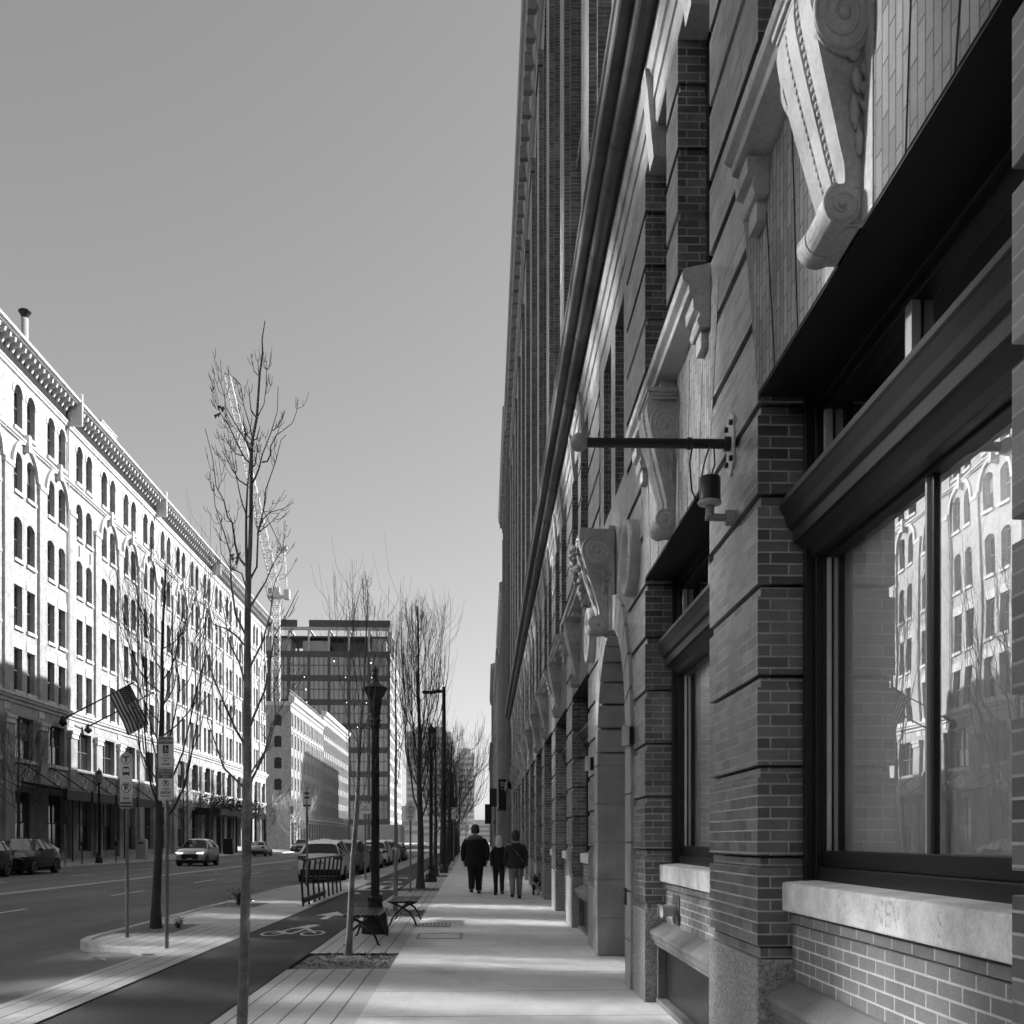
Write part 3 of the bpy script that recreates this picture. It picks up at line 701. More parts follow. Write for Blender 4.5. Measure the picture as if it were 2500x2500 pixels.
# ---------------- architrave, keystones and the rolled cornice at the third floor
YE = 60.0; Y0 = -8
g = MB(); g.prism([(.50, ZT), (0, ZT), (-.015, ZT+.04), (-.015, ZT+.22), (-.035, ZT+.23), (-.035, ZT+.42), (-.06, ZT+.44), (-.075, ZT+.52), (-.075, ZT+.60), (.5, ZT+.60)], 'y', Y0, YE)
g.build('architrave', M_STONE, R1, bevel=.004, seg=1)
g = MB(); n = 16; rc, zc, rr = lx(1.385), 8.72, .112
g.prism([(.5, 8.494), (lx(1.46), 8.494), (lx(1.45), 8.60)] + [(rc + rr*math.cos(t), zc + rr*math.sin(t)) for t in [R(-20) - R(180)*i/12 for i in range(13)]] + [(lx(1.30), 8.84), (lx(1.28), 8.83), (lx(1.275), 8.76), (lx(1.165), 8.74), (lx(1.15), 8.76), (lx(1.15), 8.90), (lx(1.13), 8.92), (lx(1.13), 8.99), (.5, 9.06)], 'y', Y0, YE, 0)
y = Y0
while y < YE:                                          # seams on the roll
    pts = [(rc + (rr+.004)*math.cos(t), y, zc + (rr+.004)*math.sin(t)) for t in [R(-20)-R(180)*i/10 for i in range(11)]]
    g.tube(pts, .006, 4); y += 2.05
g.build('rolled_cornice', M_COPPER, R1)
g = MB()
for k, ya, yb in BAYS:
    if k == 4: continue
    ym = (ya+yb)/2
    for yy in ((ya+ym-.25)/2, (yb+ym+.25)/2):
        g = MB(); g.prism([(.2, ZT-.28), (-.03, ZT-.28), (-.05, ZT-.1), (-.085, ZT+.3), (-.11, ZT+.5), (.2, ZT+.5)], 'y', yy-.11, yy+.11); g.build('keystone', M_STONE, R1)
# ---------------- upper storeys
U0, U1, UT = 9.02, 22.6, 26.2
g = MB(); wins = []
mids = CN
ops = []
for k in range(1, len(CN)-1):
    ya, yb = CN[k]+PW[k]+.0, CN[k+1]
    ops.append((ya, yb, 9.5, U1, (yb-ya)/2-.02))
g.facade(Y0, YE, U0, 26.2, ops, .42, -1, 0, x=lx(1.50))
for k in range(len(CN)):                               # projecting piers
    a, b_ = CN[k]+.12, CN[k]+min(PW[k], 1.35)-.12
    g.box(-.13, .0, a, b_, U0, 21.6); g.box(-.17, .0, a-.05, b_+.05, 21.6, 22.0); g.box(-.16, .0, a-.04, b_+.04, U0, 9.6)
sp = MB()
for (ya, yb, za, zb, r) in ops:
    ym = (ya+yb)/2
    for z in (12.6, 16.2, 19.8): sp.box(.16, .45, ya, yb, z, z+.75); sp.box(.08, .3, ya, yb, z+.75, z+.85)
    sp.box(.12, .45, ym-.2, ym+.2, 9.5, U1-.05)
g.build('upper_wall', M_BRICK, R1)
sp.build('spandrel_panel', M_STONED, R1)
wm = None
for (ya, yb, za, zb, r) in ops:
    ym = (ya+yb)/2
    for z0, z1 in ((9.5, 12.6), (13.45, 16.2), (17.05, 19.8), (20.65, 22.6)):
        g = MB(); g.box(.3, .42, ya, yb, z0, z0+.1); g.box(.3, .40, ya, yb, (z0+z1)/2-.04, (z0+z1)/2+.04)
        for yy in (ya+.04, ym-.24, ym+.24, yb-.04): g.box(.3, .40, yy-.04, yy+.04, z0, z1)
        g.box(.38, .39, ya, yb, z0, z1, 1)
        if z0 < 10:                                    # juliet railing above the cornice
            for q in range(12): yy = ya+.1+(yb-ya-.2)*q/11; g.box(-.02, -.0, yy-.012, yy+.012, 9.06, 9.95)
            g.box(-.03, .01, ya, yb, 9.95, 10.0)
        g.build('loft_window', [M_PAINT, M_WINR], R1)
g = MB(); g.prism([(.5, 22.9), (-.02, 22.9), (-.10, 22.95), (-.10, 23.2), (0, 23.25), (0, 24.9), (-.08, 24.95), (-.12, 25.2), (-.30, 25.3), (-.36, 25.55), (-.44, 25.6), (-.44, 26.0), (-.46, 26.1), (-.46, 26.25), (8, 26.6), (8, 25), (.5, 25)], 'y', Y0, YE)
y = Y0
while y < YE-.4:
    g.box(-.34, .01, y, y+.22, 24.9, 25.32); g.ball((-.05, y+.55, 24.1), (.1, .25, .35), 0, 8, 6); y += 1.05
g.build('roof_cornice', M_STONED, R1)
g = MB(); g.box(1.0, 9, Y0, YE, -.3, 26.4); g.box(.46, 1.0, Y0, YE, 4.2, 5.3); g.box(.46, 1.0, Y0, YE, 8.0, 26.0); g.build('inner_mass', M_ROOM, R1) 
# ================================================================== further buildings on the right
def rblock(label, x0, y0, y1, H, over, mats, pitch=3.3, name='brick_warehouse', floors=6, z1st=5.0):
    t = thing(name, label, 'building', (x0, y0, 0)); L = y1-y0; g = MB(); ops = []; n = max(2, int(L/pitch)); fh = (H-z1st-2.4)/floors; p = L/n
    for i in range(n):
        ops.append((i*p+.6, (i+1)*p-.6, .6, z1st-1, 0))
        for f in range(floors): ops.append((i*p+.75, (i+1)*p-.75, z1st+f*fh+.5, z1st+(f+1)*fh-.35, (.5 if f == floors-1 else 0)))
    g.facade(0, L, 0, H-.9, ops, .35, -1); g.box(.38, 10, .01, L-.01, -.3, H-1); g.quad((0, 0, 0), (0, 0, H-1), (.5, 0, H-1), (.5, 0, 0))
    g.quad((0, L, 0), (.5, L, 0), (.5, L, H-1), (0, L, H-1))
    for i in range(n+1): g.box(-.09, .0, max(0, i*p-.3), min(L, i*p+.3), 0, H-2.3)
    g.build('wall', mats[0], t)
    q = MB(); q.prism([(.3, H-1.8), (-over*.25, H-1.7), (-over*.3, H-1.2), (-over*.8, H-1.0), (-over, H-.7), (-over, H-.25), (.3, H), (10, H-.3), (10, H-1.2), (.3, H-1.2)], 'y', 0.0, L); q.prism([(.2, z1st-.5), (-.18, z1st-.4), (-.2, z1st-.1), (.2, z1st)], 'y', 0, L)
    yy = .3
    while yy < L-.3: q.box(-over*.7, 0, yy, yy+.25, H-1.5, H-1.05); yy += .9
    q.build('cornice', mats[1], t)
    c = 0; rest = MB()
    for (a, b_, c0, d0, r) in ops:
        m = MB(); xs_ = .24
        for mm in (m,):
            mm.box(xs_, .34, a, a+.07, c0, d0); mm.box(xs_, .34, b_-.07, b_, c0, d0); mm.box(xs_, .34, a, b_, (c0+d0)/2-.05, (c0+d0)/2+.05); mm.box(.30, .31, a+.07, b_-.07, c0, d0, 1)
        if c < 60: m.build('window', [M_PAINT, M_WINR], t)
        else:
            o_ = len(rest.v); rest.v += m.v; rest.f += [[i+o_ for i in f] for f in m.f]; rest.m += m.m; rest.sm += m.sm
        c += 1
    if rest.v: tag(rest.build('window', [M_PAINT, M_WINR], t), kind='stuff')
    return t
M_BR2 = brickmat('grey_brick', .16, .22, .3, bw_=.22, rh=.07)
rblock('brick warehouse with a ribbed cornice just beyond the rolled-cornice building on the right', 1.40, 60.02, 80, 27.2, .40, (M_BR2, M_STONED))
rblock('lower brick building on the right beyond the tall pair of warehouses', 1.42, 80.02, 104, 21.9, .34, (M_BRICK, M_STONE), floors=4)
rblock('pale stone-fronted building on the right with small banners hung out', 1.35, 104.02, 130, 21.2, .30, (M_STONE, M_STONED), floors=4)
rblock('brick block with a toothed cornice past the side street on the right', 1.40, 179, 224, 32.5, .5, (M_BR2, M_STONED), pitch=5, floors=5)
rblock('farthest low brick block at the right end of the street', 1.3, 224.1, 300, 23.0, .35, (M_BRICK, M_STONED), pitch=6, floors=4)

# faded marker scrawl on the near sill
ms = plain('faded_marker', .62, .8, .5, 25, bmp=0)
for s_, yy, sz in (('Tb', 4.72, .15), ('NEV', 4.20, .16), ('S', 3.70, .15)): textmesh(s_, sz, ms, 'faded_scrawl', R1, (.1385, yy, 1.235), (R(90), 0, R(-90)), .0003)
# ================================================================== FAR SIDE OF THE STREET
random.seed(11)
YL0, YL1, PIT = 40.5, 136.1, 4.78
L1 = thing('warehouse_with_arches', 'long cream brick warehouse with paired arched windows and bracketed cornice across the street', 'building', LF(-26.5, 0, 0), PL)
g = MB(); st = MB(); lo = MB(); wl = []
nb = 20
ops = []; ops2 = []
for k in range(nb):
    b0 = YL0 + PIT*k; plainb = (k % 4 == 2)
    for (a, b_) in ((1.5, 2.62), (3.28, 4.40)):
        a += b0; b_ += b0
        ops.append((a, b_, 25.85, 28.4, (b_-a)/2-.001)); ops.append((a, b_, 22.1, 24.45, (.56 if plainb else .30))); ops.append((a, b_, 18.1, 20.6, .26)); ops.append((a, b_, 14.1, 16.55, 0)); ops.append((a, b_, 10.35, 12.85, 0))
    ops2.append((b0+1.65, b0+4.25, 6.35, 8.85, 0)); ops2.append((b0+1.55, b0+4.35, .75, 4.45, 0))
g.facade(YL0, YL1, 9.0, 29.3, ops, .42, 1, 0)
lo.facade(YL0, YL1, 0.0, 9.0, ops2, .55, 1, 0)
for k in range(nb+1):
    b0 = YL0 + PIT*k; e = min(b0+1.12, YL1)
    if k < nb:
        g.box(.0, .16, b0, e, 10.15, 23.2); st.box(-.01, .22, b0-.04, e+.04, 23.2, 23.5)
        lo.box(.0, .22, b0-.03, e+.03, .3, 8.3); st.box(-.01, .30, b0-.08, e+.08, 8.3, 8.42); st.box(-.01, .34, b0-.12, e+.12, 8.6, 8.8); st.box(-.01, .28, b0-.05, e+.05, 8.42, 8.6)
        st.box(.0, .05, b0+.15, b0+.95, 9.1, 9.5)
        # sills and lintels
        for (a, b_) in ((1.5, 2.62), (3.28, 4.40)):
            for z in (22.1, 18.1, 14.1, 10.35, 25.85): st.box(-.01, .13, b0+a-.1, b0+b_+.1, z-.2, z-.005)
            for z in (16.55, 12.85): st.box(-.01, .045, b0+a-.15, b0+b_+.15, z+.005, z+.55)
            # hood ring of the top arches
            c_ = b0+(a+b_)/2; r = .56
            for q in range(10):
                t0, t1 = PI*q/10, PI*(q+1)/10
                st.prism([(c_+r*math.cos(t0), 27.84+r*math.sin(t0)), (c_+(r+.22)*math.cos(t0), 27.84+(r+.22)*math.sin(t0)), (c_+(r+.22)*math.cos(t1), 27.84+(r+.22)*math.sin(t1)), (c_+r*math.cos(t1), 27.84+r*math.sin(t1))], 'x', .0, .05)
        if k % 4 != 2:                                     # big relieving arch over the pair
            c_ = b0+2.95; r = 1.62
            for q in range(18):
                t0, t1 = PI*q/18, PI*(q+1)/18
                st.prism([(c_+r*math.cos(t0), 23.5+r*math.sin(t0)), (c_+(r+.26)*math.cos(t0), 23.5+(r+.26)*math.sin(t0)), (c_+(r+.26)*math.cos(t1), 23.5+(r+.26)*math.sin(t1)), (c_+r*math.cos(t1), 23.5+r*math.sin(t1))], 'x', -.01, .17)
            st.box(-.01, .34, c_-.16, c_+.16, 24.75, 25.75)
        else:
            for t_ in (1.95, 3.95): st.box(-.01, .10, b0+t_, b0+t_+.06, 20.9, 21.6)
        # spandrel with lozenge under the first-floor window
        lo.box(-.30, -.25, b0+1.3, b0+4.5, 4.5, 6.2) if False else None
        st.box(-.01, .12, b0+1.3, b0+4.6, 6.12, 6.33); st.box(-.01, .10, b0+1.3, b0+4.6, 4.75, 4.9)
        cz, cyy = 5.5, b0+2.95
        for q in range(4):
            t0, t1 = PI/2*q, PI/2*(q+1); r0, r1 = .42, .56
            st.prism([(cyy+r0*math.cos(t0), cz+r0*math.sin(t0)), (cyy+r1*math.cos(t0), cz+r1*math.sin(t0)), (cyy+r1*math.cos(t1), cz+r1*math.sin(t1)), (cyy+r0*math.cos(t1), cz+r0*math.sin(t1))], 'x', .0, .06)
st.prism([(-.01, 9.55), (.10, 9.58), (.12, 9.75), (.26, 9.8), (.28, 9.9), (.36, 9.95), (.36, 10.1), (-.01, 10.18)], 'y', YL0, YL1)
st.prism([(-.01, 25.1), (.12, 25.14), (.14, 25.22), (.22, 25.25), (.22, 25.36), (-.01, 25.42)], 'y', YL0, YL1)
st.prism([(-.01, 28.85), (.10, 28.9), (.12, 29.05), (.18, 29.1), (.18, 29.22), (-.01, 29.26)], 'y', YL0, YL1)
fz = MB(); fz.box(-.2, .06, YL0, YL1, 29.26, 30.38); fz.build('frieze_painted_shade', M_PAINT, L1); co = MB(); co.prism([(-.2, 30.38), (.75, 30.40), (.78, 30.45), (.92, 30.5), (.95, 30.65), (.6, 30.74), (.45, 30.77), (.43, 31.15), (.30, 31.3), (-.5, 31.3), (-.5, 30.38)], 'y', YL0, YL1)  # frieze coloured near black: the shade under the cornice is painted in
y = YL0+.2
while y < YL1-.3:
    co.prism([(.05, 29.75), (.16, 29.8), (.26, 30.05), (.60, 30.12), (.66, 30.385), (.05, 30.385)], 'y', y, y+.2); y += .66
for y in [YL0+PIT*q for q in (6.0, 10, 14)]:
    co.box(.0, .98, y-.1, y+.1, 29.0, 31.1); 
g.box(-14, -.45, YL0+.02, YL1-.02, .2, 30.6); g.quad((0, YL1, 0), (-.45, YL1, 0), (-.45, YL1, 29.3), (0, YL1, 29.3)); g.quad((0, YL0, 29.3), (-.45, YL0, 29.3), (-.45, YL0, 0), (0, YL0, 0))
g.build('wall', M_CREAM, L1); lo.build('lower_wall', M_LSTONE, L1); st.build('stone_trim', M_CREAMS, L1); co.build('cornice', M_CREAMS, L1)
# downpipes along three pilasters
g = MB()
for q in (6,):
    y = YL0+PIT*q-.12; g.tube([(.1, y, 10.2), (.1, y, 28.8), (.3, y, 29.6)], .06, 8)
g.build('downpipe', M_CREAMS, L1)
def sash(w_, h, rise, wide=False, tilt=0.0):
    f = MB(); x0 = -.30
    f.box(x0-.1, x0, 0, .07, 0, h); f.box(x0-.1, x0, w_-.07, w_, 0, h); f.box(x0-.1, x0+.02, .07, w_-.07, 0, .09); f.box(x0-.1, x0, .07, w_-.07, h-.08-rise*.5, h)
    f.box(x0-.08, x0+.03, .07, w_-.07, h*.5-.04, h*.5+.03)
    if wide:
        f.box(x0-.1, x0+.02, w_/2-.07, w_/2+.07, 0, h)
    p = MB(); r = random.uniform
    for (a, b_) in (((.07, w_-.07),) if not wide else ((.07, w_/2-.07), (w_/2+.07, w_-.07))):
        for (c, d) in ((.09, h*.5-.04), (h*.5+.03, h-.06)):
            t1, t2 = r(-.004, .004)*tilt*(b_-a), r(-.004, .004)*tilt*(d-c); xx = x0-.05-(.0 if c > h*.3 else -.035)
            p.add([(xx, a, c), (xx+t1, b_, c), (xx+t1+t2, b_, d), (xx+t2, a, d)], [(0, 1, 2, 3)], 1 if (c > h*.3 and random.random() < .35) else 0)
    return f, p
M_WBLIND = glassmat('pane_with_blind', 1.6, .15, .22)
sash_cache = {}
rest_f, rest_p = MB(), MB(); cnt = 0
allw = [(o, False) for o in ops] + [(o, True) for o in ops2]
allw.sort(key=lambda t: (abs((t[0][0]) - 57) if t[0][0] > 56 else 500 + 57 - t[0][0]))
near_p = MB()
for (a, b_, c, d, rise), wd in allw:
    key = (round(b_-a, 2), round(d-c, 2), round(rise, 2), random.randrange(7))
    if cnt < 98 and a > 56:
        if key not in sash_cache:
            f, p = sash(b_-a, d-c, rise, wd, 1.0); sash_cache[key] = (f.mesh('window', [M_LFRAME]), p.mesh('pane', [M_WINL, M_WBLIND]))
        fm, pm = sash_cache[key]
        o = bpy.data.objects.new('window', fm); C.objects.link(o); o.parent = L1; o.location = (0, a, c)
        q = bpy.data.objects.new('pane', pm); C.objects.link(q); q.parent = o
        cnt += 1
    else:
        f, p = sash(b_-a, d-c, rise, wd, 1.0)
        for src, dst in ((f, rest_f), (p, near_p if a < 56 else rest_p)):
            o_ = len(dst.v); dst.v += [(x, y+a, z+c) for x, y, z in src.v]; dst.f += [[i+o_ for i in ff] for ff in src.f]; dst.m += src.m; dst.sm += src.sm
rf = tag(rest_f.build('window', M_LFRAME, L1), kind='stuff'); tag(rest_p.build('pane', [M_WINL, M_WBLIND], rf), kind='stuff'); tag(near_p.build('pane', [M_SUNREFL, M_SUNREFL], rf), kind='stuff')
# canopies
g = MB(); g.prism([(0, 5.05), (2.6, 4.55), (2.6, 3.95), (2.45, 3.95), (2.45, 4.45), (0, 4.9)], 'y', 62.0, 80.5)
for y in (62.3, 66.5, 71, 75.5, 80.2): g.tube([(2.4, y, 4.5), (.1, y, 6.1)], .04, 6); g.box(2.5, 2.66, y-.12, y+.12, 3.9, 4.62)
for y in (64.2, 69, 73.8, 78.6): g.tube([(2.2, y, .15), (2.2, y, 4.4)], .05, 8)
g.build('canopy', M_PAINT, L1)
g = MB(); g.prism([(0, 4.7), (2.4, 4.6), (2.4, 4.0), (0, 4.0)], 'y', 101.0, 124)
for y in (101.3, 108.5, 116, 123.5): g.box(2.2, 2.4, y, y+.2, .15, 4)
g.build('canopy', M_PAINT, L1)
# rooftop kit
t = thing('roof_vent', 'white vent pipe with flared dark cap on the roof of the cream warehouse', 'vent', LF(-28.2, 66.6, 32.2), PL)
g = MB(); g.lathe([(.22, -1), (.22, 2.6), (.0, 2.6)], 16); g.build('pipe', M_TRIM, t)
g = MB(); g.lathe([(.20, 2.55), (.24, 2.75), (.36, 2.95), (.40, 3.0), (.40, 3.04), (.3, 3.12), (0, 3.16)], 16); g.build('cap', M_PAINT, t)
for nm, lab, y, x, w_, h in (('roof_hatch', 'pale rooftop hatch box peeping over the bracketed cornice', 78.5, -27.6, 3.2, 1.3), ('roof_housing', 'small dark rooftop housing above the cornice near the front tree', 116, -29.5, 1.6, 3.0)):
    t = thing(nm, lab, 'roof housing', LF(x, y, 31.2), PL); g = MB(); g.box(-1, .6, -w_/2, w_/2, -.8, h); g.box(-1.05, .68, -w_/2-.06, w_/2+.06, h, h+.08); g.build('housing', M_CREAMS if y < 100 else M_STONED, t)
    g = MB(); g.box(.6, .63, -w_*.3, w_*.3, 0, h*.7); g.build('louvre', M_STONED, t)
# flag poles
M_FLAG_W = plain('flag_white', .8, .9, .08, bmp=0); M_FLAG_D = plain('flag_dark', .10, .9, .1, bmp=0)
for i, (y, lab) in enumerate(((67.5, 'slanting flagpole on the cream warehouse with the striped flag at its tip'), (71.9, 'slanting bare flagpole on the cream warehouse, right of the one flying the flag'))):
    t = thing('flagpole', lab, 'flagpole', LF(-26.15, y, 9.35), PL, 'flagpoles slanting from the cream warehouse')
    g = MB(); g.tube([(0, 0, 0), (4.35, .2, 2.4)], [.06, .035], 8); g.ball((4.38, .2, 2.42), .07); g.build('pole', M_BLACK, t)
    g = MB(); g.lathe([(.0, -.5), (.28, -.3), (.12, .12), (0, .25)], 8, rot=.4); g.build('socket', M_BLACK, t); 
t = thing('flag', 'striped stars-and-stripes flag hanging from the left slanting flagpole', 'flag', LF(-26.15, 67.5, 9.35), PL)
h0 = Vector((4.2, .2, 2.3)); hv = Vector((-1.3, -.07, -.75)); fv = Vector((.8, 1.3, -2.2)); gS = MB(); gD = MB(); nu, nv_ = 26, 16
def fp(u, v): return h0 + hv*v + fv*u + Vector((.0, 1, .2))*(.12*math.sin(u*9+v*2)*u) + Vector((0, 0, -.25*u*u))
for j in range(13):
    for i in range(nu):
        u0, u1, v0, v1 = i/nu, (i+1)/nu, j/13, (j+1)/13
        dark = (j % 2 == 0) or (j < 7 and u1 <= .4)
        (gD if dark else gS).add([fp(u0, v0), fp(u1, v0), fp(u1, v1), fp(u0, v1)], [(0, 1, 2, 3)], 0, True)
gS.build('pale_stripe', M_FLAG_W, t); gD.build('dark_cloth', M_FLAG_D, t)
g = MB(); random.seed(2)
for r_ in range(5):
    for c_ in range(6):
        u, v = .03+.06*c_+(.03 if r_ % 2 else 0), (.6+r_*1.25)/13; p = fp(u, v) + Vector((.02, -.03, .01)); g.ball(p, .028, 0, 5, 4)
g.build('star', M_FLAG_W, t)
# ---------------- next buildings on that side
def lblock(name, label, x0, y0, y1, H, floors, mats, pitch=3.0, z1=5.2, endwin=True, arch=(), fl=.55):
    t = thing(name, label, 'building', LF(x0, y0, 0), PL); L = y1-y0; g = MB(); ops = []; n = int(L/pitch); p = L/n; fh = (H-z1-1.9)/floors
    for i in range(n):
        ops.append((i*p+.5, (i+1)*p-.5, .8, z1-1, 0))
        for f in range(floors): ops.append((i*p+p*.5-fl, i*p+p*.5+fl, z1+f*fh+.6, z1+(f+1)*fh-.55, (fl-.001 if f in arch else 0)))
    g.facade(0, L, 0, H-.9, ops, .4, 1)
    ew = []
    if endwin:
        for f in range(floors):
            ew.append((1.35, 2.45, z1+f*fh+.6, z1+(f+1)*fh-.9, .2))
        e = MB(); e.facade(0, 14, 0, H-.9, ew, .3, 1); g.add([(-y, -x, z)[0:3] if False else (-y, -(x), z) for x, y, z in e.v], [f[::-1] for f in e.f])
    else: g.quad((0, 0, 0), (-14, 0, 0), (-14, 0, H-.9), (0, 0, H-.9))
    g.box(-14, -.42, .42, L, -.2, H-1.0); g.quad((0, L, 0), (-.5, L, 0), (-.5, L, H-.9), (0, L, H-.9))
    for i in range(n+1): g.box(.0, .12, max(0, i*p-.22), min(L, i*p+.22), z1, H-2.4)
    g.build('wall', mats[0], t)
    q = MB(); q.prism([(-.3, H-1.6), (.15, H-1.5), (.2, H-1.1), (.5, H-.9), (.62, H-.6), (.62, H-.2), (-.3, H)], 'y', 0, L); q.prism([(-.2, z1-.6), (.15, z1-.5), (.25, z1-.3), (-.2, z1-.1)], 'y', 0, L); q.prism([(-.2, H-5.3), (.12, H-5.25), (.15, H-5.0), (-.2, H-4.9)], 'y', 0, L)
    q.box(-14, .0, -.25, .0, H-1.5, H-.9) ; q.build('cornice', mats[1], t)
    rest = MB(); c = 0
    allo = [(o, 0) for o in ops] + [(o, 1) for o in ew]
    for (a, b_, c0, d0, r), e in allo:
        m = MB(); m.box(-.34, -.24, a, a+.08, c0, d0); m.box(-.34, -.24, b_-.08, b_, c0, d0); m.box(-.34, -.24, a, b_, (c0+d0)/2-.05, (c0+d0)/2+.05); m.box(-.31, -.30, a+.07, b_-.07, c0, d0, 1)
        if e: m.v = [(-y, -x, z) for x, y, z in m.v]; m.f = [f[::-1] for f in m.f]
        if e or c < 70: m.build('window', [M_PAINT, M_WINR], t)
        else: o_ = len(rest.v); rest.v += m.v; rest.f += [[i+o_ for i in f] for f in m.f]; rest.m += m.m; rest.sm += m.sm
        c += 1
    if rest.v: tag(rest.build('window', [M_PAINT, M_WINR], t), kind='stuff')
    return t
lblock('brick_warehouse', 'pale brick block across the side street with a plain end wall facing the viewer', -26.5, 155, 189.8, 23.2, 5, (M_CREAM, M_CREAMS), 2.9, arch=(2,))
lblock('brick_warehouse', 'slightly taller pale block with close window rows behind the plain-ended block', -26.5, 190.0, 229, 25.4, 6, (M_CREAM, M_CREAMS), 2.6, endwin=False, fl=.75)
# roof rail on the first of them
g = MB()
t = thing('roof_railing', 'thin roof railing along the edge of the plain-ended pale block', 'railing', LF(-26.7, 155, 23.2), PL)
for i in range(24): g.tube([(0, .4+i*1.45, -.1), (0, .4+i*1.45, 1.0)], .05, 4)
for z in (.5, 1.0): g.tube([(0, .4, z), (0, 34, z)], .05, 4)
g.build('rail', M_TRIM, t)
# ---------------- tall glass office block under construction
T = thing('office_tower', 'broad glass office block with unfinished open steel top floor and a bright right flank', 'building', LF(-26.5, 352, 0), PL)
H = 75.0; Wd = 52.0; Dp = 62.0
M_TG = glassmat('tower_glass', 2.4, .05, .13, .12, .25); M_TF = plain('tower_frame', .085, .6, .1, .2); M_TS = plain('tower_side_panel', .55, .7, .1, .2, bmp=0); M_STEEL = plain('pale_steel', .42, .6, .1, .2, bmp=0)
g = MB(); g.box(-Wd+.3, -.3, .3, Dp, 0, 65.5); g.build('core', M_TG, T)
g = MB(); lev = [7.5+8.2*i for i in range(8)]
for z in lev: g.box(-Wd, 0, -.1, .28, z-.9, z+1.0)
for i in range(9): x = -i*6.8-.35; g.box(x-.45, x+.45, -.16, .28, 0, 65.9)
g.build('frame', M_TF, T)
g = MB()
for i in range(9):
    for q in range(1, 4): x = -i*6.8-.35-q*1.7; g.box(x-.07, x+.07, .0, .28, 8, 65.2)
for z in lev[:-1]: g.box(-Wd, 0, .05, .26, z+4.3, z+4.5)
g.build('mullion', M_TF, T)
g = MB()
for i in range(14): y = i*4.5+.2; g.box(-.28, .05, y, y+1.7, 0, 65.5)
for i in range(17): g.box(-.28, .08, 0, Dp, i*4.0, i*4.0+1.2)
g.build('flank_grid', M_TS, T)
g = MB()
for i in range(8): x = -i*6.8-.35; [g.box(x-.35, x+.35, y-.35, y+.35, 65.5, 74.2) for y in (.4, 10, 20)]
g.box(-Wd, 0, .1, 1.0, 73.2, 74.2); g.box(-Wd, 0, 19.6, 20.4, 73.2, 74.2)
for i in range(8): x = -i*6.8-.35; g.box(x-.3, x+.3, .5, 20, 73.3, 74.0)
g.build('steel_frame', M_STEEL, T)
g = MB(); random.seed(4)
g.box(-Wd, 0, 1.2, 22, 70.8, 71.3); g.box(-30, -21, 3, 12, 65.6, 70.0, 1); g.box(-46, -34, 3, 12, 65.6, 71, 1); g.box(-6.2, -1.5, 2, 12, 65.6, 71.4, 1); g.box(-20, -8, 4, 14, 65.6, 69.5)
for a, b_ in ((-47, -40), (-38, -31.5), (-27.5, 0)): g.box(a, b_, .2, 1.0, 74.3, 76.6)
g.build('roof_plant', [M_TF, M_STEEL], T)
g = MB()                                           # work lights left on behind the glass
for (x, z) in ((-19, 62.5), (-6.5, 62), (-29, 57), (-15, 57), (-6.2, 57), (-28.5, 52.8), (-28.2, 48.5), (-14.7, 48.4), (-8, 48.3), (-6.5, 44.5), (-17, 40), (-11, 40), (-6.3, 40)): g.ball((x, .05, z), .22, 0, 8, 6)
ml, n_, b_ = newmat('work_light'); b_.inputs['Emission Color'].default_value = (1, 1, 1, 1); b_.inputs['Emission Strength'].default_value = 1.6
g.build('work_light', ml, T)
# ---------------- tower crane
K = thing('tower_crane', 'pale luffing tower crane with lattice jib raised high behind the front tree', 'crane', LF(-62.5, 338, 0), PL)
M_CR = plain('crane_steel', .62, .5, .08, .3, bmp=0)
def lattice(mb, a, b_, w0, w1, n, r=.11):
    a, b_ = Vector(a), Vector(b_); d = (b_-a).normalized(); u = Vector((0, 1, 0)); v = d.cross(u).normalized(); P = []
    for i in range(n+1):
        t = i/n; c = a.lerp(b_, t); w_ = (w0+(w1-w0)*t)/2; P.append([c+u*w_*sx+v*w_*sy for sx, sy in ((-1, -1), (1, -1), (1, 1), (-1, 1))])
    for q in range(4): mb.tube([p[q] for p in P], r*1.5, 4, smooth=False)
    for i in range(n):
        for q in range(4):
            mb.tube([P[i][q], P[i+1][(q+1) % 4]], r, 3, cap=False); mb.tube([P[i+1][q], P[i+1][(q+1) % 4]], r, 3, cap=False)
g = MB(); lattice(g, (0, 0, 0), (0, 0, 80.5), 2.3, 2.3, 30, .12); g.build('mast', M_CR, K)
g = MB(); lattice(g, (-.6, 0, 85.5), (-15.6, 0, 152.5), 2.6, 1.7, 26, .10); g.tube([(-15.6, 0, 152.5), (-16.3, 0, 154), (-17.2, 0, 151.5)], .3, 5); g.build('jib', M_CR, K)
g = MB(); g.box(-2.6, 3.2, -1.4, 1.4, 80.7, 81.3); g.box(-.6, 1.2, -1.0, 1.0, 81.3, 84.0); g.box(2.6, 4.4, -1.2, 1.2, 80.2, 83.2); g.build('slewing_deck', M_CR, K)
g = MB(); g.box(-2.2, -.9, -2.2, -1.2, 81.6, 83.4); g.build('operator_cab', M_STEEL, K)
g = MB()
for x in (-.2, 3.4):
    for y in (-1, 1): g.tube([(x, y, 84.5), (1.8+x*.25, y*.7, 96.8)], .14, 4)
for z in (88, 92, 96.5): g.tube([(-.1+(z-85)*.14, -1, z), (3.2-(z-85)*.07, -1, z)], .1, 4)
g.box(.6, 3.6, -1, 1, 96.4, 97.2); g.build('a_frame', M_CR, K)
g = MB(); g.tube([(1.8, 0, 97), (-4, 0, 109)], .13, 4); g.tube([(1.8, .3, 97), (-15.3, 0, 151)], .05, 3); g.tube([(-16.6, 0, 152), (-16.6, 0, 88)], .05, 3); g.build('rope', M_PAINT, K)
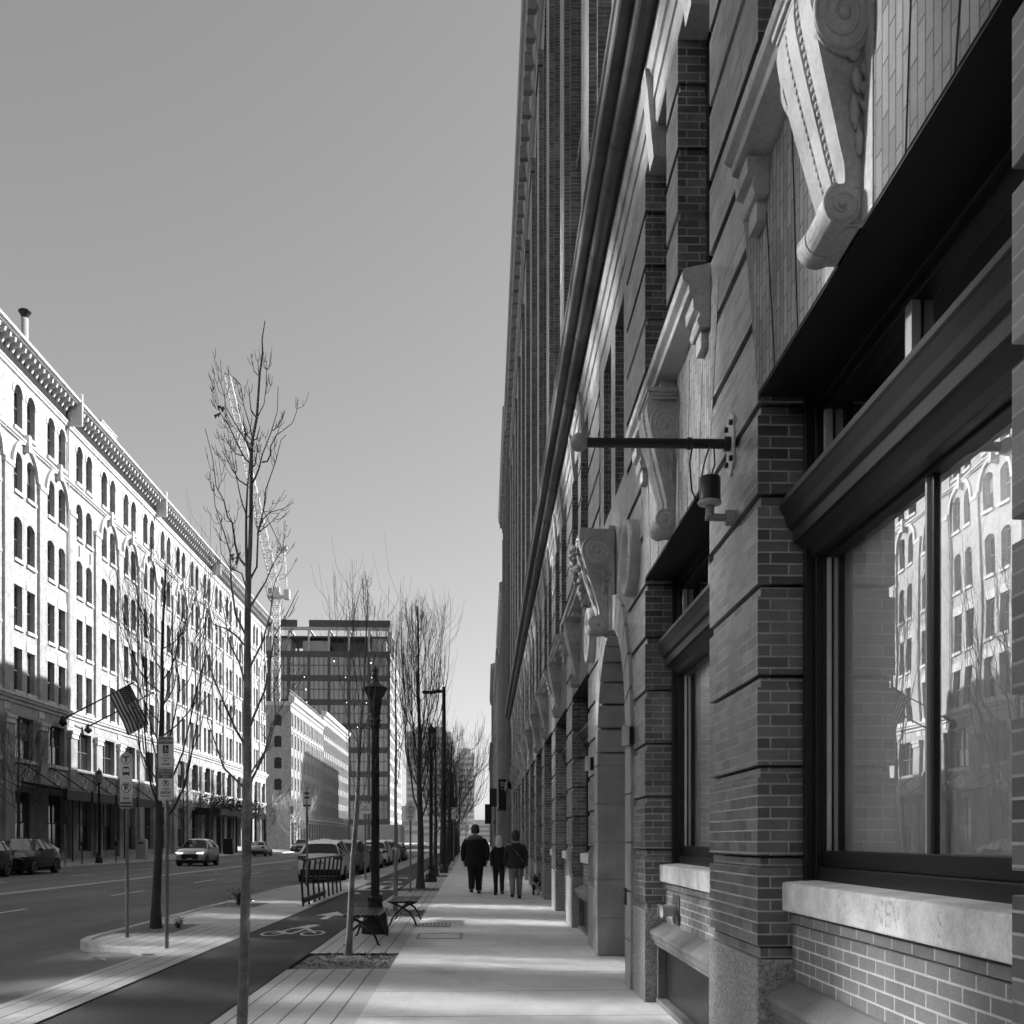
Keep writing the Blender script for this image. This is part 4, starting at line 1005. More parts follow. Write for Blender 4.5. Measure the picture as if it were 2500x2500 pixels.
# ---------------- far city blocks at the end of the street
M_FARW = plain('hazy_window_band', .36, .6, .1, .1, bmp=0)  # bands kept pale: distance haze put into the colour
def farblock(label, x, y, w_, d_, h, m):
    t = thing('office_block', label, 'building', LF(x, y, 0), PL); g = MB(); g.box(-w_/2, w_/2, 0, d_, 0, h); g.box(-w_*.3, w_*.3, 1, d_-1, h, h+3); g.build('wall', m, t)
    q = MB(); n = int(h/4)
    for i in range(1, n): q.box(-w_/2+.6, w_/2-.6, -.15, -.02, i*4, i*4+1.9); q.box(w_/2+.02, w_/2+.15, .6, d_-.6, i*4, i*4+1.9)
    q.build('window_band', M_FARW, t)
M_FAR = plain('hazy_grey_wall', .6, .9, .08, .05, bmp=0)  # wall colour lightened to carry haze and offset its shaded side
farblock('wide grey office block half hidden behind the bare street trees', -24, 640, 28, 30, 69, M_FAR)
farblock('narrow grey tower block at the far end of the street', -.8, 700, 11, 20, 61, M_FAR)
farblock('low pale block closing the view between tower and street trees', -36, 470, 30, 20, 14, M_CREAMS)
farblock('low pale building closing the far end of the street past the last pedestrians', 14, 900, 60, 20, 16, M_CREAMS)
# ---------------- the street behind the viewer: the rows go on and an added tall block cuts off sky light (they light and shade what is seen)
t = thing('warehouse_behind', 'cream warehouse continuing the far row behind the viewer', 'building', LF(-26.5, -90, 0), PL)
g = MB(); o3 = []
for i in range(26):
    for z, h_ in ((1.0, 2.6), (6.3, 2.5), (9.9, 2.5), (13.15, 3.2), (18.1, 2.5), (22.1, 2.5), (25.9, 2.5)):
        for a in (2.15, 3.93): o3.append((a+i*4.78, a+1.12+i*4.78, z, z+h_, 0))  # unseen windows sized and spaced to aim reflected sun at the near side
g.facade(0, 130.4, 0, 29.3, o3, .2, 1); g.box(-14, -.25, .0, 130.4, 0, 29.2); g.build('wall', M_CREAM, t); g = MB(); g.box(-.3, .8, 0, 130.4, 29.3, 31); g.build('cornice', M_CREAMS, t)
g = MB(); random.seed(71)
for a, b, c, d, _ in o3:
    t1, t2 = random.uniform(-.006, .006), random.uniform(-.008, .008); g.add([(-.14, a, c), (-.14+t1, b, c), (-.14+t1+t2, b, d), (-.14+t2, a, d)], [(0, 1, 2, 3)], 1 if (102 < a < 104 or (random.random() < .3 and not 104 < a < 110)) else 0)
tag(g.build('window', [M_SUNREFL, M_WINL], t), kind='stuff')
rblock('brick warehouse continuing the near row behind the viewer', 1.45, -80, -8.02, 26.5, .4, (M_BRICK, M_STONED))
t = thing('sky_blocker', 'added unseen brick block behind the viewer, cutting off sky light', 'building', (-40, -72, 0)); g = MB(); g.box(0, 80, -15, 0, 0, 48); g.build('wall', M_BR2, t); g = MB()
for i in range(16):
    for j in range(11): g.box(2+i*5, 4.2+i*5, .01, .05, 1.5+j*4, 4+j*4)
tag(g.build('window', M_WINR, t), kind='stuff')
# ================================================================== FIXTURES ON THE NEAR WALL
def bolt_tube(o): return o
t = thing('banner_pole', 'black horizontal banner pole with a ball tip and white wall plate', 'pole', (WX, 6.29, 3.995))
g = MB(); g.tube([(-.02, 0, 0), (-.90, 0, 0)], .030, 14); g.tube([(-.0, 0, 0), (-.05, 0, 0)], .045, 14); g.tube([(-.25, 0, 0), (-.28, 0, 0)], .037, 12); g.build('pole', M_BLACK, t)
g = MB(); g.ball((-.945, 0, 0), .056, 0, 20, 14); g.build('ball', plain('worn_ball', .3, .35, .2), t)
g = MB(); g.prism([(-.09, -.14), (.09, -.14), (.09, .14), (.0, .2), (-.09, .14)], 'x', -.012, .0); g.prism([(-.09, -.14), (.0, -.2), (.09, -.14)], 'x', -.012, .0); g.build('wall_plate', M_TRIM, t, bevel=.003)
g = MB()
for y in (-.06, .06):
    for z in (-.11, .11): g.lathe([(0, 0), (.018, 0), (.018, .02), (0, .02)], 8); g.v[-32:] = [(-.012-q[2], y+q[0], z+q[1]) for q in g.v[-32:]]
g.build('bolt', M_BLACK, t)
t = thing('wall_camera', 'dark drum-shaped fixture with a pale rim on a bracket arm beneath the banner pole', 'camera', (WX, 6.25, 3.56))
g = MB(); g.lathe([(0, .105), (.058, .105), (.065, .10), (.065, -.03), (.07, -.05), (.07, -.06)], 20, c=(-.145, 0)); g.build('drum', M_BLACK, t, (0, 0, .11))
g = MB(); g.lathe([(.07, -.045), (.074, -.05), (.07, -.062), (.03, -.07), (0, -.07)], 20, c=(-.145, 0)); g.build('rim', M_TRIM, t, (0, 0, .11))
g = MB(); g.tube([(-.145, 0, .04), (-.145, 0, -.04)], .028, 12); g.tube([(-.17, 0, -.03), (-.03, 0, -.035)], .024, 12); g.tube([(-.05, 0, -.035), (0, 0, -.035)], .05, 8); g.build('arm', M_STONED, t)
g = MB(); g.tube([(-.09, .02, .14), (-.13, .05, .1), (-.2, .06, .06), (-.25, .03, .14), (-.27, 0, .3), (-.25, 0, .42)], .006, 6); g.tube([(-.145, 0, .2), (-.11, .02, .3), (-.12, 0, .42)], .005, 6); g.tube([(-.2, 0, .2), (-.17, .02, .33), (-.14, 0, .42)], .005, 6); g.build('cable', M_BLACK, t)
for i, (yy, z, lab) in enumerate(((10.5, 2.62, 'half-round metal wall lamp on the brick pier just before the arched doorway'), (14.4, 2.62, 'half-round metal wall lamp on the pier just past the arched doorway'))):
    t = thing('wall_lamp', lab, 'wall lamp', (WX, yy, z), 0, 'half-round wall lamps beside the doorway')
    g = MB(); n = 14; arc = [(-.055-.065*math.cos(a), .075*math.sin(a)) for a in [R(-90)+PI*q/n for q in range(n+1)]]; g.prism([(-.05, -.075)] + arc + [(-.05, .075)], 'z', -.10, .10); g.build('shade', M_STONE, t, bevel=.002)
    g = MB(); g.box(-.055, .01, -.045, .045, -.09, .09); g.build('back_plate', M_PAINT, t)
t = thing('intercom', 'black intercom box mounted on the pier beside the arched doorway', 'intercom', (WX, 10.85, .95)); g = MB(); g.box(-.05, 0, -.07, .07, -.09, .09); g.build('case', M_BLACK, t, bevel=.006); g = MB(); g.box(-.054, -.05, -.04, .04, .0, .06); g.build('grille', M_STONED, t)
t = thing('fire_connection', 'brass twin-inlet fire hose connection on the brick below the second window', 'fire connection', (WX+.196, 9.15, .92))
g = MB()
for y in (-.07, .07):
    g.tube([(0, y*.5, 0), (-.05, y, 0), (-.13, y*1.25, -.01)], [.045, .045, .05], 14); g.tube([(-.13, y*1.25, -.01), (-.155, y*1.3, -.01)], .058, 10)
g.build('inlet', M_STONED, t); g = MB(); g.box(-.012, 0, -.16, .16, -.13, .13); g.build('plate', M_COPPER, t)
# ================================================================== STREET LAMPS
def lamp(name, label, loc, H, hooded=False, group=None):
    t = thing(name, label, 'street lamp', loc, PS, group); g = MB()
    g.lathe([(.235, 0), (.235, .12), (.215, .14), (.205, .32), (.165, .38), (.13, .44), (.12, .52), (.135, .54), (.135, .60), (.11, .62)], 8, smooth=False, rot=PI/8); g.lathe([(0, .1), (.235, .1)], 8); g.build('base', M_BLACK, t, bevel=.004)
    zt = H-1.06 if hooded else H-1.25
    g = MB(); n = 24; rr = [(.073, .6), (.062, zt)]; rings = []
    for r, z in rr: rings.append([((r*(1 if q % 2 else .86))*math.cos(2*PI*q/n), (r*(1 if q % 2 else .86))*math.sin(2*PI*q/n), z) for q in range(n)])
    g.loft(rings, smooth=False); g.build('post', M_BLACK, t)
    g = MB()
    if hooded:
        z = zt; g.lathe([(.062, z), (.085, z+.01), (.095, z+.04), (.08, z+.06), (.08, z+.09), (.1, z+.11), (.085, z+.14), (.075, z+.16)], 12)
        g.lathe([(.075, z+.16), (.10, z+.36), (.105, z+.45), (.11, z+.5)], 8, smooth=False); g.build('capital', M_BLACK, t)
        g = MB(); g.lathe([(.10, z+.46), (.185, z+.62), (.205, z+.66), (.17, z+.68), (.06, z+.75), (.045, z+.80), (.05, z+.88), (.03, z+.90), (.045, z+.95), (.02, z+1.0), (.0, z+1.06)], 8, smooth=False); g.build('hood', M_BLACK, t)
        return t
    z = zt; g.lathe([(.062, z), (.09, z+.02), (.07, z+.06), (.05, z+.12), (.09, z+.22), (.14, z+.30), (.0, z+.30)], 12); g.build('capital', M_BLACK, t)
    g = MB()
    for q in range(6):
        a = 2*PI*q/6; g.tube([(.13*math.cos(a), .13*math.sin(a), z+.3), (.155*math.cos(a), .155*math.sin(a), z+.86)], .013, 4, smooth=False)
    g.lathe([(.17, z+.86), (.19, z+.88), (.17, z+.91), (.15, z+.96), (.16, z+.99), (.09, z+1.07), (.04, z+1.12), (.03, z+1.18), (.0, z+1.25)], 6, smooth=False); g.lathe([(.145, z+.28), (.145, z+.32), (0, z+.32)], 6)
    g.lathe([(.165, z+.84), (.165, z+.88), (0, z+.88)], 6); g.build('lantern_cage', M_BLACK, t)
    g = MB(); g.lathe([(.115, z+.32), (.14, z+.85)], 6, smooth=False); g.build('lantern_glass', glassmat('lantern_pane', 1.5, .2, .3) if 'lantern_pane' not in MATS else MATS['lantern_pane'], t)
    return t
GL = 'black lantern posts along the street'
lamp('street_lamp', 'tall black fluted lamp post with wide eight-sided hood standing beside the near benches', S(-1.58, 17.0), 4.46, True, GL)
lp = lamp('street_lamp', 'black lantern post with a glazed cage standing among the right-hand street trees', S(-1.46, 37.5), 5.85, False, GL)
for i, y in enumerate((58.5, 79, 100)): dup(lp, S(-1.46, y), PS, 'black lantern post farther along the right-hand tree row, number %s beyond the glazed one' % ('one two three'.split()[i]))
ll = ['black lantern post on the far sidewalk right of the dark parked suv', 'black lantern post on the far sidewalk in front of the dark plant-topped canopy', 'black lantern post past the side street, beside the bright bare tree']
for y, l in zip((63.5, 109, 131), ll): dup(lp, S(-22.7, y, .12), PS, l)
t = thing('cobra_light', 'tall plain street light with a flat arm reaching left over the bike lane', 'street light', S(-1.27, 48.0), PS)
g = MB(); g.tube([(0, 0, 0), (0, 0, 8.7)], [.11, .085], 10); g.lathe([(.2, 0), (.2, .3), (.12, .4)], 10); g.build('pole', M_BLACK, t)
g = MB(); g.box(-.5, 0, -.05, .05, 8.42, 8.56); g.build('arm', M_BLACK, t); g = MB(); g.box(-1.0, -.4, -.14, .14, 8.38, 8.50); g.build('lamp_head', M_BLACK, t, bevel=.03)
# ================================================================== BENCHES
def bench(loc, label, L=1.75):
    t = thing('bench', label, 'bench', loc, PS, 'backless slatted benches on the paver strip'); g = MB(); n = 8
    for i in range(n):
        x = -.235 + .47*i/(n-1); g.box(x-.022, x+.022, -L/2, L/2, .43, .452)
    g.build('seat', M_BLACK, t, bevel=.004)
    for y in (-L/2+.12, L/2-.12):
        g = MB()
        for s_ in (-1, 1):
            g.tube([(s_*.24, y, .425), (s_*.1, y, .40), (-s_*.05, y, .30), (-s_*.0, y, .34)], .018, 6) if False else None
            pts = [(-s_*.22, y, .42), (-s_*.12, y, .39), (0, y, .33), (s_*.12, y, .24), (s_*.20, y, .12), (s_*.235, y, .02), (s_*.26, y, .0)]
            g.tube(pts, [.016, .018, .022, .02, .018, .016, .022], 8)
        g.tube([(-.25, y, .425), (.25, y, .425)], .016, 6); g.build('leg', M_BLACK, t)
    return t
bench(S(-1.60, 15.85), 'black slatted backless bench on crossed legs just behind the second street tree')
bench(S(-1.22, 19.2), 'black slatted backless bench beyond the lamp post base')
b_ = bench(S(-1.5, 50.5), 'dark backless bench far down the paver strip, past the walking man'); 
# ================================================================== LEANING RAIL
t = thing('bike_railing', 'black railing of kinked upright bars along the outer edge of the bike lane', 'railing', S(-3.88, 27.4), PS)
g = MB()
for i in range(9):
    y = -3.5 + i*.86; bx = .0
    g = MB(); g.prism([(bx-.025, 0), (bx-.06, .52), (bx-.0, 1.06), (bx+.045, 1.06), (bx-.015, .52), (bx+.02, 0)], 'y', y-.025, y+.025); g.build('bar', M_BLACK, t)
g = MB(); g.box(-.03, .09, -3.6, 3.5, 1.06, 1.10); g.build('top_rail', M_BLACK, t); g = MB(); g.box(-.02, .02, -3.5, .0, .08, .2); g.build('kick_plate', M_BLACK, t)
# ================================================================== SIGNS
M_SIGN = plain('sign_face', .85, .5, .06, 3, bmp=0); M_SDARK = plain('sign_ink', .03, .5, .05, bmp=0); M_SBAND = plain('sign_band', .13, .5, .05, bmp=0); M_POST = plain('galvanised_post', .24, .45, .2, 8, metal=.3, bmp=0)
FR = (R(90), 0, 0)
def rrect(w_, h, r, n=5, top=None):
    pts = []
    for (cx, cz, a0) in ((w_/2-r, -h/2+r, -90), (w_/2-r, h/2-r, 0), (-w_/2+r, h/2-r, 90), (-w_/2+r, -h/2+r, 180)):
        for q in range(n+1): a = R(a0+90*q/n); pts.append((cx+r*math.cos(a), cz+r*math.sin(a)))
    return pts
def plate(t, w_, h, z, r=.02, y=-.035, name='plate'):
    g = MB(); g.prism(rrect(w_, h, r), 'y', y, y+.004); o = g.build(name, M_SIGN, t, (0, 0, z))
    g = MB(); a = rrect(w_-.012, h-.012, r*.9); b_ = rrect(w_-.02, h-.02, r*.85); n = len(a)
    g.add([(p[0], y-.001, p[1]) for p in a] + [(p[0], y-.001, p[1]) for p in b_], [(i, (i+1) % n, n+(i+1) % n, n+i) for i in range(n)]); g.build('border', M_SDARK, o); return o
def disc_ring(g, cx, cz, r, th, y, n=28):
    for q in range(n):
        a, b_ = 2*PI*q/n, 2*PI*(q+1)/n
        g.quad((cx+(r-th)*math.cos(a), y, cz+(r-th)*math.sin(a)), (cx+(r-th)*math.cos(b_), y, cz+(r-th)*math.sin(b_)), (cx+r*math.cos(b_), y, cz+r*math.sin(b_)), (cx+r*math.cos(a), y, cz+r*math.sin(a)))
def rect(g, x0, x1, z0, z1, y): g.quad((x0, y, z0), (x1, y, z0), (x1, y, z1), (x0, y, z1))
def arrow(g, x0, x1, z, y, s_):
    rect(g, min(x0, x1)+(.015 if s_ < 0 else 0), max(x0, x1)-(.015 if s_ > 0 else 0), z-.006, z+.006, y); tip = x1 if s_ > 0 else x0
    g.add([(tip, y, z), (tip-s_*.03, y, z+.016), (tip-s_*.03, y, z-.016)], [(0, 1, 2)])
def post(t, h, r=.027, z0=0):
    g = MB(); g.tube([(0, 0, z0), (0, 0, h)], r, 10); g.build('post', M_POST, t)
# bus stop / no parking sign
t = thing('bus_stop_sign', 'tall narrow round-topped T bus stop and no parking sign on the kerb island', 'sign', S(-5.46, 16.5), PS-.12)
post(t, 3.0); g = MB(); g.prism(rrect(.205, .885, .10), 'y', -.035, -.031) ; 
pl = [(p[0], p[1]) for p in rrect(.205, .885, .10)]; pl = [(x, z) if z > 0 else (math.copysign(min(abs(x)*1.25, .1025), x) if abs(x) > .03 else x, max(z, -.4425)) for x, z in pl]
o = MB(); o.prism(rrect(.205, .885, .1), 'y', -.035, -.031); o.box(-.1025, .1025, -.035, -.031, -.4425, -.2); pt_ = o.build('plate', M_SIGN, t, (0, 0, 2.49))
g = MB(); y = -.0365; disc_ring(g, 0, .34, .083, .008, y); rect(g, -.05, .05, .362, .385, y); rect(g, -.013, .013, .29, .362, y)
disc_ring(g, 0, -.115, .083, .010, y); g.quad((-.06, y, -.063), (-.052, y, -.055), (.06, y, -.167), (.052, y, -.175))
g.add([(-.055, y, .09), (.055, y, .09), (.055, y, .13), (-.055, y, .13)], [(0, 1, 2, 3)]); rect(g, -.052, -.035, .07, .09, y); rect(g, .035, .052, .07, .09, y)
rect(g, -.055, .055, .19, .20, y); rect(g, -.055, -.048, .13, .2, y); rect(g, .048, .055, .13, .2, y); rect(g, -.002, .002, .13, .2, y); rect(g, -.045, .045, .2, .215, y)
arrow(g, -.05, .055, -.285, y, -1); rect(g, -.095, .095, -.43, -.345, y); g.build('symbols', M_SDARK, pt_)
textmesh('P', .15, M_SDARK, 'letter', pt_, (.005, y-.0, -.115), FR, .0008, bold=.004); textmesh('TOW ZONE', .040, M_SIGN, 'lettering', pt_, (0, y-.001, -.388), FR, .0008, bold=.001, xs=.8)
# two tow zone signs, one over the other
t = thing('tow_zone_signs', 'two stacked tow zone signs on one galvanised post in front of the island tree', 'sign', S(-4.34, 14.8), PS-.08)
post(t, 3.02, .028)
for z, up in ((2.79, True), (2.335, False)):
    o = plate(t, .228, .452, z, .022); g = MB(); y = -.0375; gb_ = MB()
    rect(gb_, -.103, .103, (.125 if up else .09), .213, y); gb_.build('band', M_SBAND, o)
    if up:
        rect(g, -.042, .042, -.01, .105, y); arrow(g, -.06, .06, -.165, y, 1); g.build('symbol', M_SDARK, o)
        g = MB(); disc_ring(g, .004, .03, .024, .006, y-.001, 16); g.add([(-.012, y-.001, .085), (.0, y-.001, .085), (.004, y-.001, .045), (-.006, y-.001, .045)], [(0, 1, 2, 3)]); g.build('wheelchair', M_SIGN, o)
        textmesh('TOW ZONE', .058, M_SIGN, 'lettering', o, (0, y-.001, .168), FR, .0008, bold=.001, xs=.68); textmesh('HP-DV\nPlate/Placard\nONLY', .036, M_SDARK, 'lettering', o, (0, y, -.08), FR, .0008, xs=.75)
    else:
        disc_ring(g, 0, .02, .047, .006, y); g.quad((-.036, y, .05), (-.03, y, .056), (.036, y, -.01), (.03, y, -.016)); g.build('symbol', M_SDARK, o); textmesh('P', .08, M_SDARK, 'letter', o, (0, y, .02), FR, .0008, bold=.002)
        textmesh('TOW ZONE', .048, M_SIGN, 'lettering', o, (0, y-.001, .185), FR, .0008, xs=.75); textmesh('EMERGENCY\nARTERY', .032, M_SIGN, 'lettering', o, (0, y-.001, .130), FR, .0008, xs=.8)
        textmesh('DURING', .038, M_SDARK, 'lettering', o, (0, y, -.065), FR, .0008, xs=.8); textmesh('SNOW', .052, M_SDARK, 'lettering', o, (0, y, -.115), FR, .0008, bold=.0015, xs=.9); textmesh('EMERGENCY', .038, M_SDARK, 'lettering', o, (0, y, -.165), FR, .0008, xs=.75)
t = thing('yield_sign', 'small white bicycle yield to peds sign on a pale post by the bike lane crossing', 'sign', S(-1.78, 30.2), PS)
post(t, 2.62, .03); o = plate(t, .29, .465, 2.36, .03); g = MB(); y = -.038; disc_ring(g, -.05, .12, .045, .009, y, 18); disc_ring(g, .055, .12, .045, .009, y, 18)
for a, b_ in (((-.05, .12), (-.02, .17)), ((-.02, .17), (.03, .17)), ((.03, .17), (.055, .12)), ((.0, .12), (.03, .17)), ((-.05, .12), (.0, .12)), ((.02, .19), (.045, .19))):
    g.tube([(a[0], y, a[1]), (b_[0], y, b_[1])], .005, 4)
g.build('bicycle_symbol', M_SDARK, o)
for s_, z in (('YIELD', .015), ('TO', -.07), ('PEDS', -.15)): textmesh(s_, .085, M_SDARK, 'lettering', o, (0, y, z), FR, .0008, bold=.001, xs=.85)
t = thing('route_sign', 'tall pale bus route sign panel on a post behind the parked white suv', 'sign', S(-5.45, 34.3), PS)
post(t, 3.3, .04); o = plate(t, .27, .62, 2.95, .02); g = MB(); y = -.038
for x in (-.045, .045):
    for z in (.0, .14): g.add([(x+.04*math.cos(2*PI*q/12), y, z+.04*math.sin(2*PI*q/12)) for q in range(12)], [tuple(range(12))])
rect(g, -.12, .12, -.29, -.24, y); g.build('symbols', M_SDARK, o)
g = MB(); g.box(-.045, .045, -.045, .045, .0, .9); g.build('post_sleeve', M_POST, t)
for (x, y_, w_, h, z, lab, tx) in ((-4.05, 39.5, .42, .42, 2.75, 'square pale regulation sign beside the second young street tree', 'NO\nSTOPPING'), (-2.0, 57, .3, .42, 2.45, 'small pale parking sign on a thin post past the bike lane crossing', 'TOW\nZONE'), (-1.15, 68, .3, .8, 3.3, 'slim pale sign high on a post in the far tree row', 'BUS'), (-.45, 92, .45, .6, 2.6, 'distant white sign box above the walking man in the tree row', 'P')):
    t = thing('street_sign', lab, 'sign', S(x, y_), PS-.2 if x < -4 else PS); post(t, z+.3, .035); o = plate(t, w_, h, z, .02); textmesh(tx, .11, M_SDARK, 'lettering', o, (0, -.038, 0), FR, .0008, xs=.7)
# hanging banners on the far right
for (x, y_, w_, h, z, lab, tx) in ((.84, 65.0, .58, 1.9, 3.45, 'dark RETAIL SPACE blade banner hanging from the right-hand wall', 'RETAIL\nSPACE'), (-.05, 98, .62, 1.8, 3.1, 'plain dark hanging banner farther off, nearest the street trees', None), (.45, 112, .8, 1.9, 5.2, 'small dark blade sign high beyond the retail banner', None)):
    t = thing('blade_banner', lab, 'banner', (x, y_, z)); g = MB(); g.box(0, w_, -.02, .02, 0, h); pn = g.build('panel', M_PAINT, t); g = MB(); g.tube([(0, 0, h+.03), (w_+.55, 0, h+.03)], .03, 6); g.tube([(0, 0, -.03), (w_+.55, 0, -.03)], .03, 6); g.box(w_+.3, w_+.42, -.06, .06, -1.2, h+.2); g.build('bracket', M_BLACK, t)
    if tx:
        textmesh(tx, .17, M_TRIM, 'lettering', pn, (w_/2, -.022, h-.28), FR, .002, bold=.002, xs=.72); textmesh('AVAILABLE', .10, M_TRIM, 'lettering', pn, (w_/2, -.022, h-.58), FR, .002, xs=.72)
# parking meters and mailbox-like cabinet across the street
for i, (y_, l) in enumerate(((60.5, 'parking meter on the far kerb left of the black lantern post'), (66.2, 'parking meter on the far kerb right of the black lantern post'))):
    t = thing('parking_meter', l, 'parking meter', S(-22.6, y_, .12), PS); g = MB(); g.tube([(0, 0, 0), (0, 0, 1.0)], .035, 8); g.build('post', M_BLACK, t); g = MB(); g.ball((0, 0, 1.2), (.11, .07, .2)); g.build('head', M_BLACK, t)
t = thing('sign_post', 'thin sign post with a small dark plate on the far kerb near the dark car', 'sign', S(-22.3, 57.2, .12), PS); post(t, 2.9, .035); g = MB(); g.box(-.16, .16, -.045, -.035, 2.3, 2.85); g.build('plate', M_SDARK, t)
t = thing('drop_box', 'pale parcel drop box standing on the far sidewalk behind the island tree', 'drop box', S(-23.6, 74.5, .15), PS); g = MB(); g.box(-.35, .35, -.3, .3, 0, 1.35); g.prism([(-.35, 1.35), (.35, 1.35), (.25, 1.45), (-.25, 1.45)], 'y', -.3, .3); g.build('cabinet', M_TRIM, t, bevel=.02); g = MB(); g.box(-.2, .2, -.315, -.3, 1.1, 1.22); g.build('slot', M_SDARK, t)
t = thing('litter_bin', 'dark square litter bin on the far sidewalk beneath the plant-topped canopy', 'litter bin', S(-23.4, 100, .15), PS); g = MB(); g.box(-.45, .45, -.4, .4, 0, 1.3); g.build('body', M_BLACK, t, bevel=.02); g = MB(); g.box(-.48, .48, -.43, .43, 1.3, 1.5); g.build('lid', M_PAINT, t, bevel=.03)
# small white scrap by the kerb and leaf on the walk
t = MB(); t.add([(-.12, -.06, 0), (-.02, .08, .035), (.1, .07, .03), (.13, -.03, 0), (.0, -.02, .05)], [(0, 4, 1), (1, 4, 2), (2, 4, 3)]); o = t.build('paper_scrap', M_TRIM, None, S(-4.95, 13.75, -.05)); tag(o, 'crumpled white paper scrap lying at the foot of the curved kerb', 'litter')
# ================================================================== TREES
M_BARK = plain('bark', .20, .85, .45, 9, bmp=.8, fine=60); M_BARKD = plain('dark_bark', .06, .9, .3, 10, bmp=.3); M_BARKSUN = plain('sunlit_bark', .40, .85, .2, 8, bmp=.2)
def W2(px, py, Y):
    """a point of the real tree, measured at the tree's own distance"""
    u = (px-1250)/2500*Y; return Vector((Y*math.sin(TH)+u*math.cos(TH), Y*math.cos(TH)-u*math.sin(TH), EYE + (2050-py)/2500*Y))
def twigs(mb, pts, rad, n, ln, depth=1, side=3):
    tot = len(pts)-1
    for q in range(n):
        t = random.uniform(.25, .97)*tot; i = min(int(t), tot-1); p = pts[i].lerp(pts[i+1], t-i); d = (pts[i+1]-pts[i]).normalized(); r0 = rad*(1-.8*t/tot)*.55
        for s_ in ((-1, 1) if random.random() < .45 else (random.choice((-1, 1)),)):
            ax = Vector((random.gauss(0, 1), random.gauss(0, 1), .2)); o = (ax - d*ax.dot(d)).normalized()*s_
            l = ln*random.uniform(.4, 1.3); c = [p, p+d*l*.3+o*l*.35, p+d*l*.7+o*l*.5+Vector((0, 0, l*.15)), p+d*l+o*l*.6+Vector((0, 0, l*.35))]
            mb.tube(c, [max(r0, .0022), max(r0*.8, .002), max(r0*.6, .0018), .0015], side, cap=False)
            if depth > 0: twigs(mb, c, r0, random.randrange(1, 3), ln*.4, depth-1)
def fronttree():
    Y = 7.3; base = W2(590, 2592, Y); base.z = 0
    t = thing('young_tree', 'slender bare young street tree closest to the viewer, its trunk leaving the frame below', 'tree', base)
    def P(px, py, d=0): return W2(px, py, Y+d) - base
    tr = [(590, 2592), (591, 2500), (597, 2300), (602, 2100), (604, 1900), (603, 1750), (604, 1600), (605, 1470), (607, 1400)]
    g = MB(); pts = [P(*p) for p in tr]; pts[0].z = -.05; g.tube(pts, [.046, .040, .037, .034, .030, .027, .025, .0225, .021], 12); g.build('trunk', M_BARK, t)
    random.seed(21); g = MB()
    stems = [([(607, 1400), (611, 1330), (613, 1250), (614, 1100), (617, 1070), (627, 1020), (634, 915), (641, 863), (640, 827), (647, 783)], .017, 0, 7),
     ([(603, 1410), (601, 1330), (601, 1257), (604, 1190), (608, 1150), (611, 1090)], .012, -.05, 3),
     ([(613, 1184), (624, 1165), (633, 1142), (640, 1111), (661, 1058), (677, 1005), (679, 943)], .008, .12, 6), ([(640, 1128), (652, 1127), (660, 1111), (661, 1089), (675, 1062), (689, 1052), (714, 1033), (724, 1005), (728, 976)], .0065, .2, 4),
     ([(629, 1304), (640, 1260), (644, 1242), (649, 1195), (674, 1124), (686, 1074), (699, 1061)], .007, .25, 6), ([(611, 1130), (600, 1122), (590, 1105), (559, 1040), (540, 1012), (525, 978)], .007, -.15, 6),
     ([(613, 1112), (609, 1092), (574, 1033), (551, 993), (547, 962), (536, 925)], .006, -.25, 5), ([(614, 1116), (599, 1074), (596, 1061), (565, 1037), (552, 1010)], .005, .1, 4), ([(605, 1186), (584, 1173), (567, 1145), (542, 1100)], .006, -.1, 4),
     ([(601, 1255), (590, 1226), (578, 1170), (567, 1114), (560, 1080)], .006, .15, 5), ([(599, 1381), (582, 1360), (574, 1328), (567, 1276), (556, 1263), (547, 1223), (528, 1189), (519, 1117), (501, 1046)], .009, -.2, 8),
     ([(604, 1560), (575, 1500), (564, 1422), (562, 1350), (547, 1300), (525, 1235), (520, 1176)], .009, .2, 8), ([(609, 1418), (627, 1384), (630, 1297), (642, 1268), (658, 1251), (692, 1242), (717, 1226)], .008, .1, 6),
     ([(631, 1301), (650, 1285), (668, 1270), (688, 1266)], .004, .15, 3), ([(619, 1085), (610, 1040), (595, 990), (588, 940), (572, 922)], .005, .1, 5), ([(628, 1020), (645, 985), (651, 930), (650, 880)], .004, -.1, 4), ([(604, 1925), (645, 1843), (663, 1771), (703, 1695), (750, 1626)], .010, .25, 7),
     ([(604, 1900), (656, 1822), (674, 1749), (668, 1680), (690, 1610), (717, 1530)], .008, -.2, 7), ([(603, 1930), (547, 1876), (529, 1825), (507, 1760), (500, 1700)], .009, .15, 7), ([(604, 1830), (575, 1780), (547, 1717), (520, 1650), (507, 1608), (495, 1540)], .010, -.2, 8),
     ([(603, 1583), (580, 1555), (554, 1535), (522, 1525), (500, 1481), (490, 1420)], .008, .15, 7), ([(607, 1488), (630, 1450), (649, 1420), (665, 1380), (681, 1354), (700, 1330)], .008, -.1, 7), ([(605, 1790), (623, 1740), (645, 1690), (659, 1620), (670, 1554), (700, 1500), (728, 1441)], .010, .2, 8),
     ([(604, 1690), (585, 1620), (560, 1570), (548, 1500), (535, 1440)], .008, .2, 6), ([(605, 1640), (640, 1570), (660, 1500), (668, 1430), (690, 1380)], .008, .1, 6), ([(606, 1450), (590, 1400), (560, 1385), (540, 1350), (535, 1300)], .006, .1, 5), ([(603, 2010), (640, 1975), (665, 1960), (690, 1930)], .004, .1, 3)]
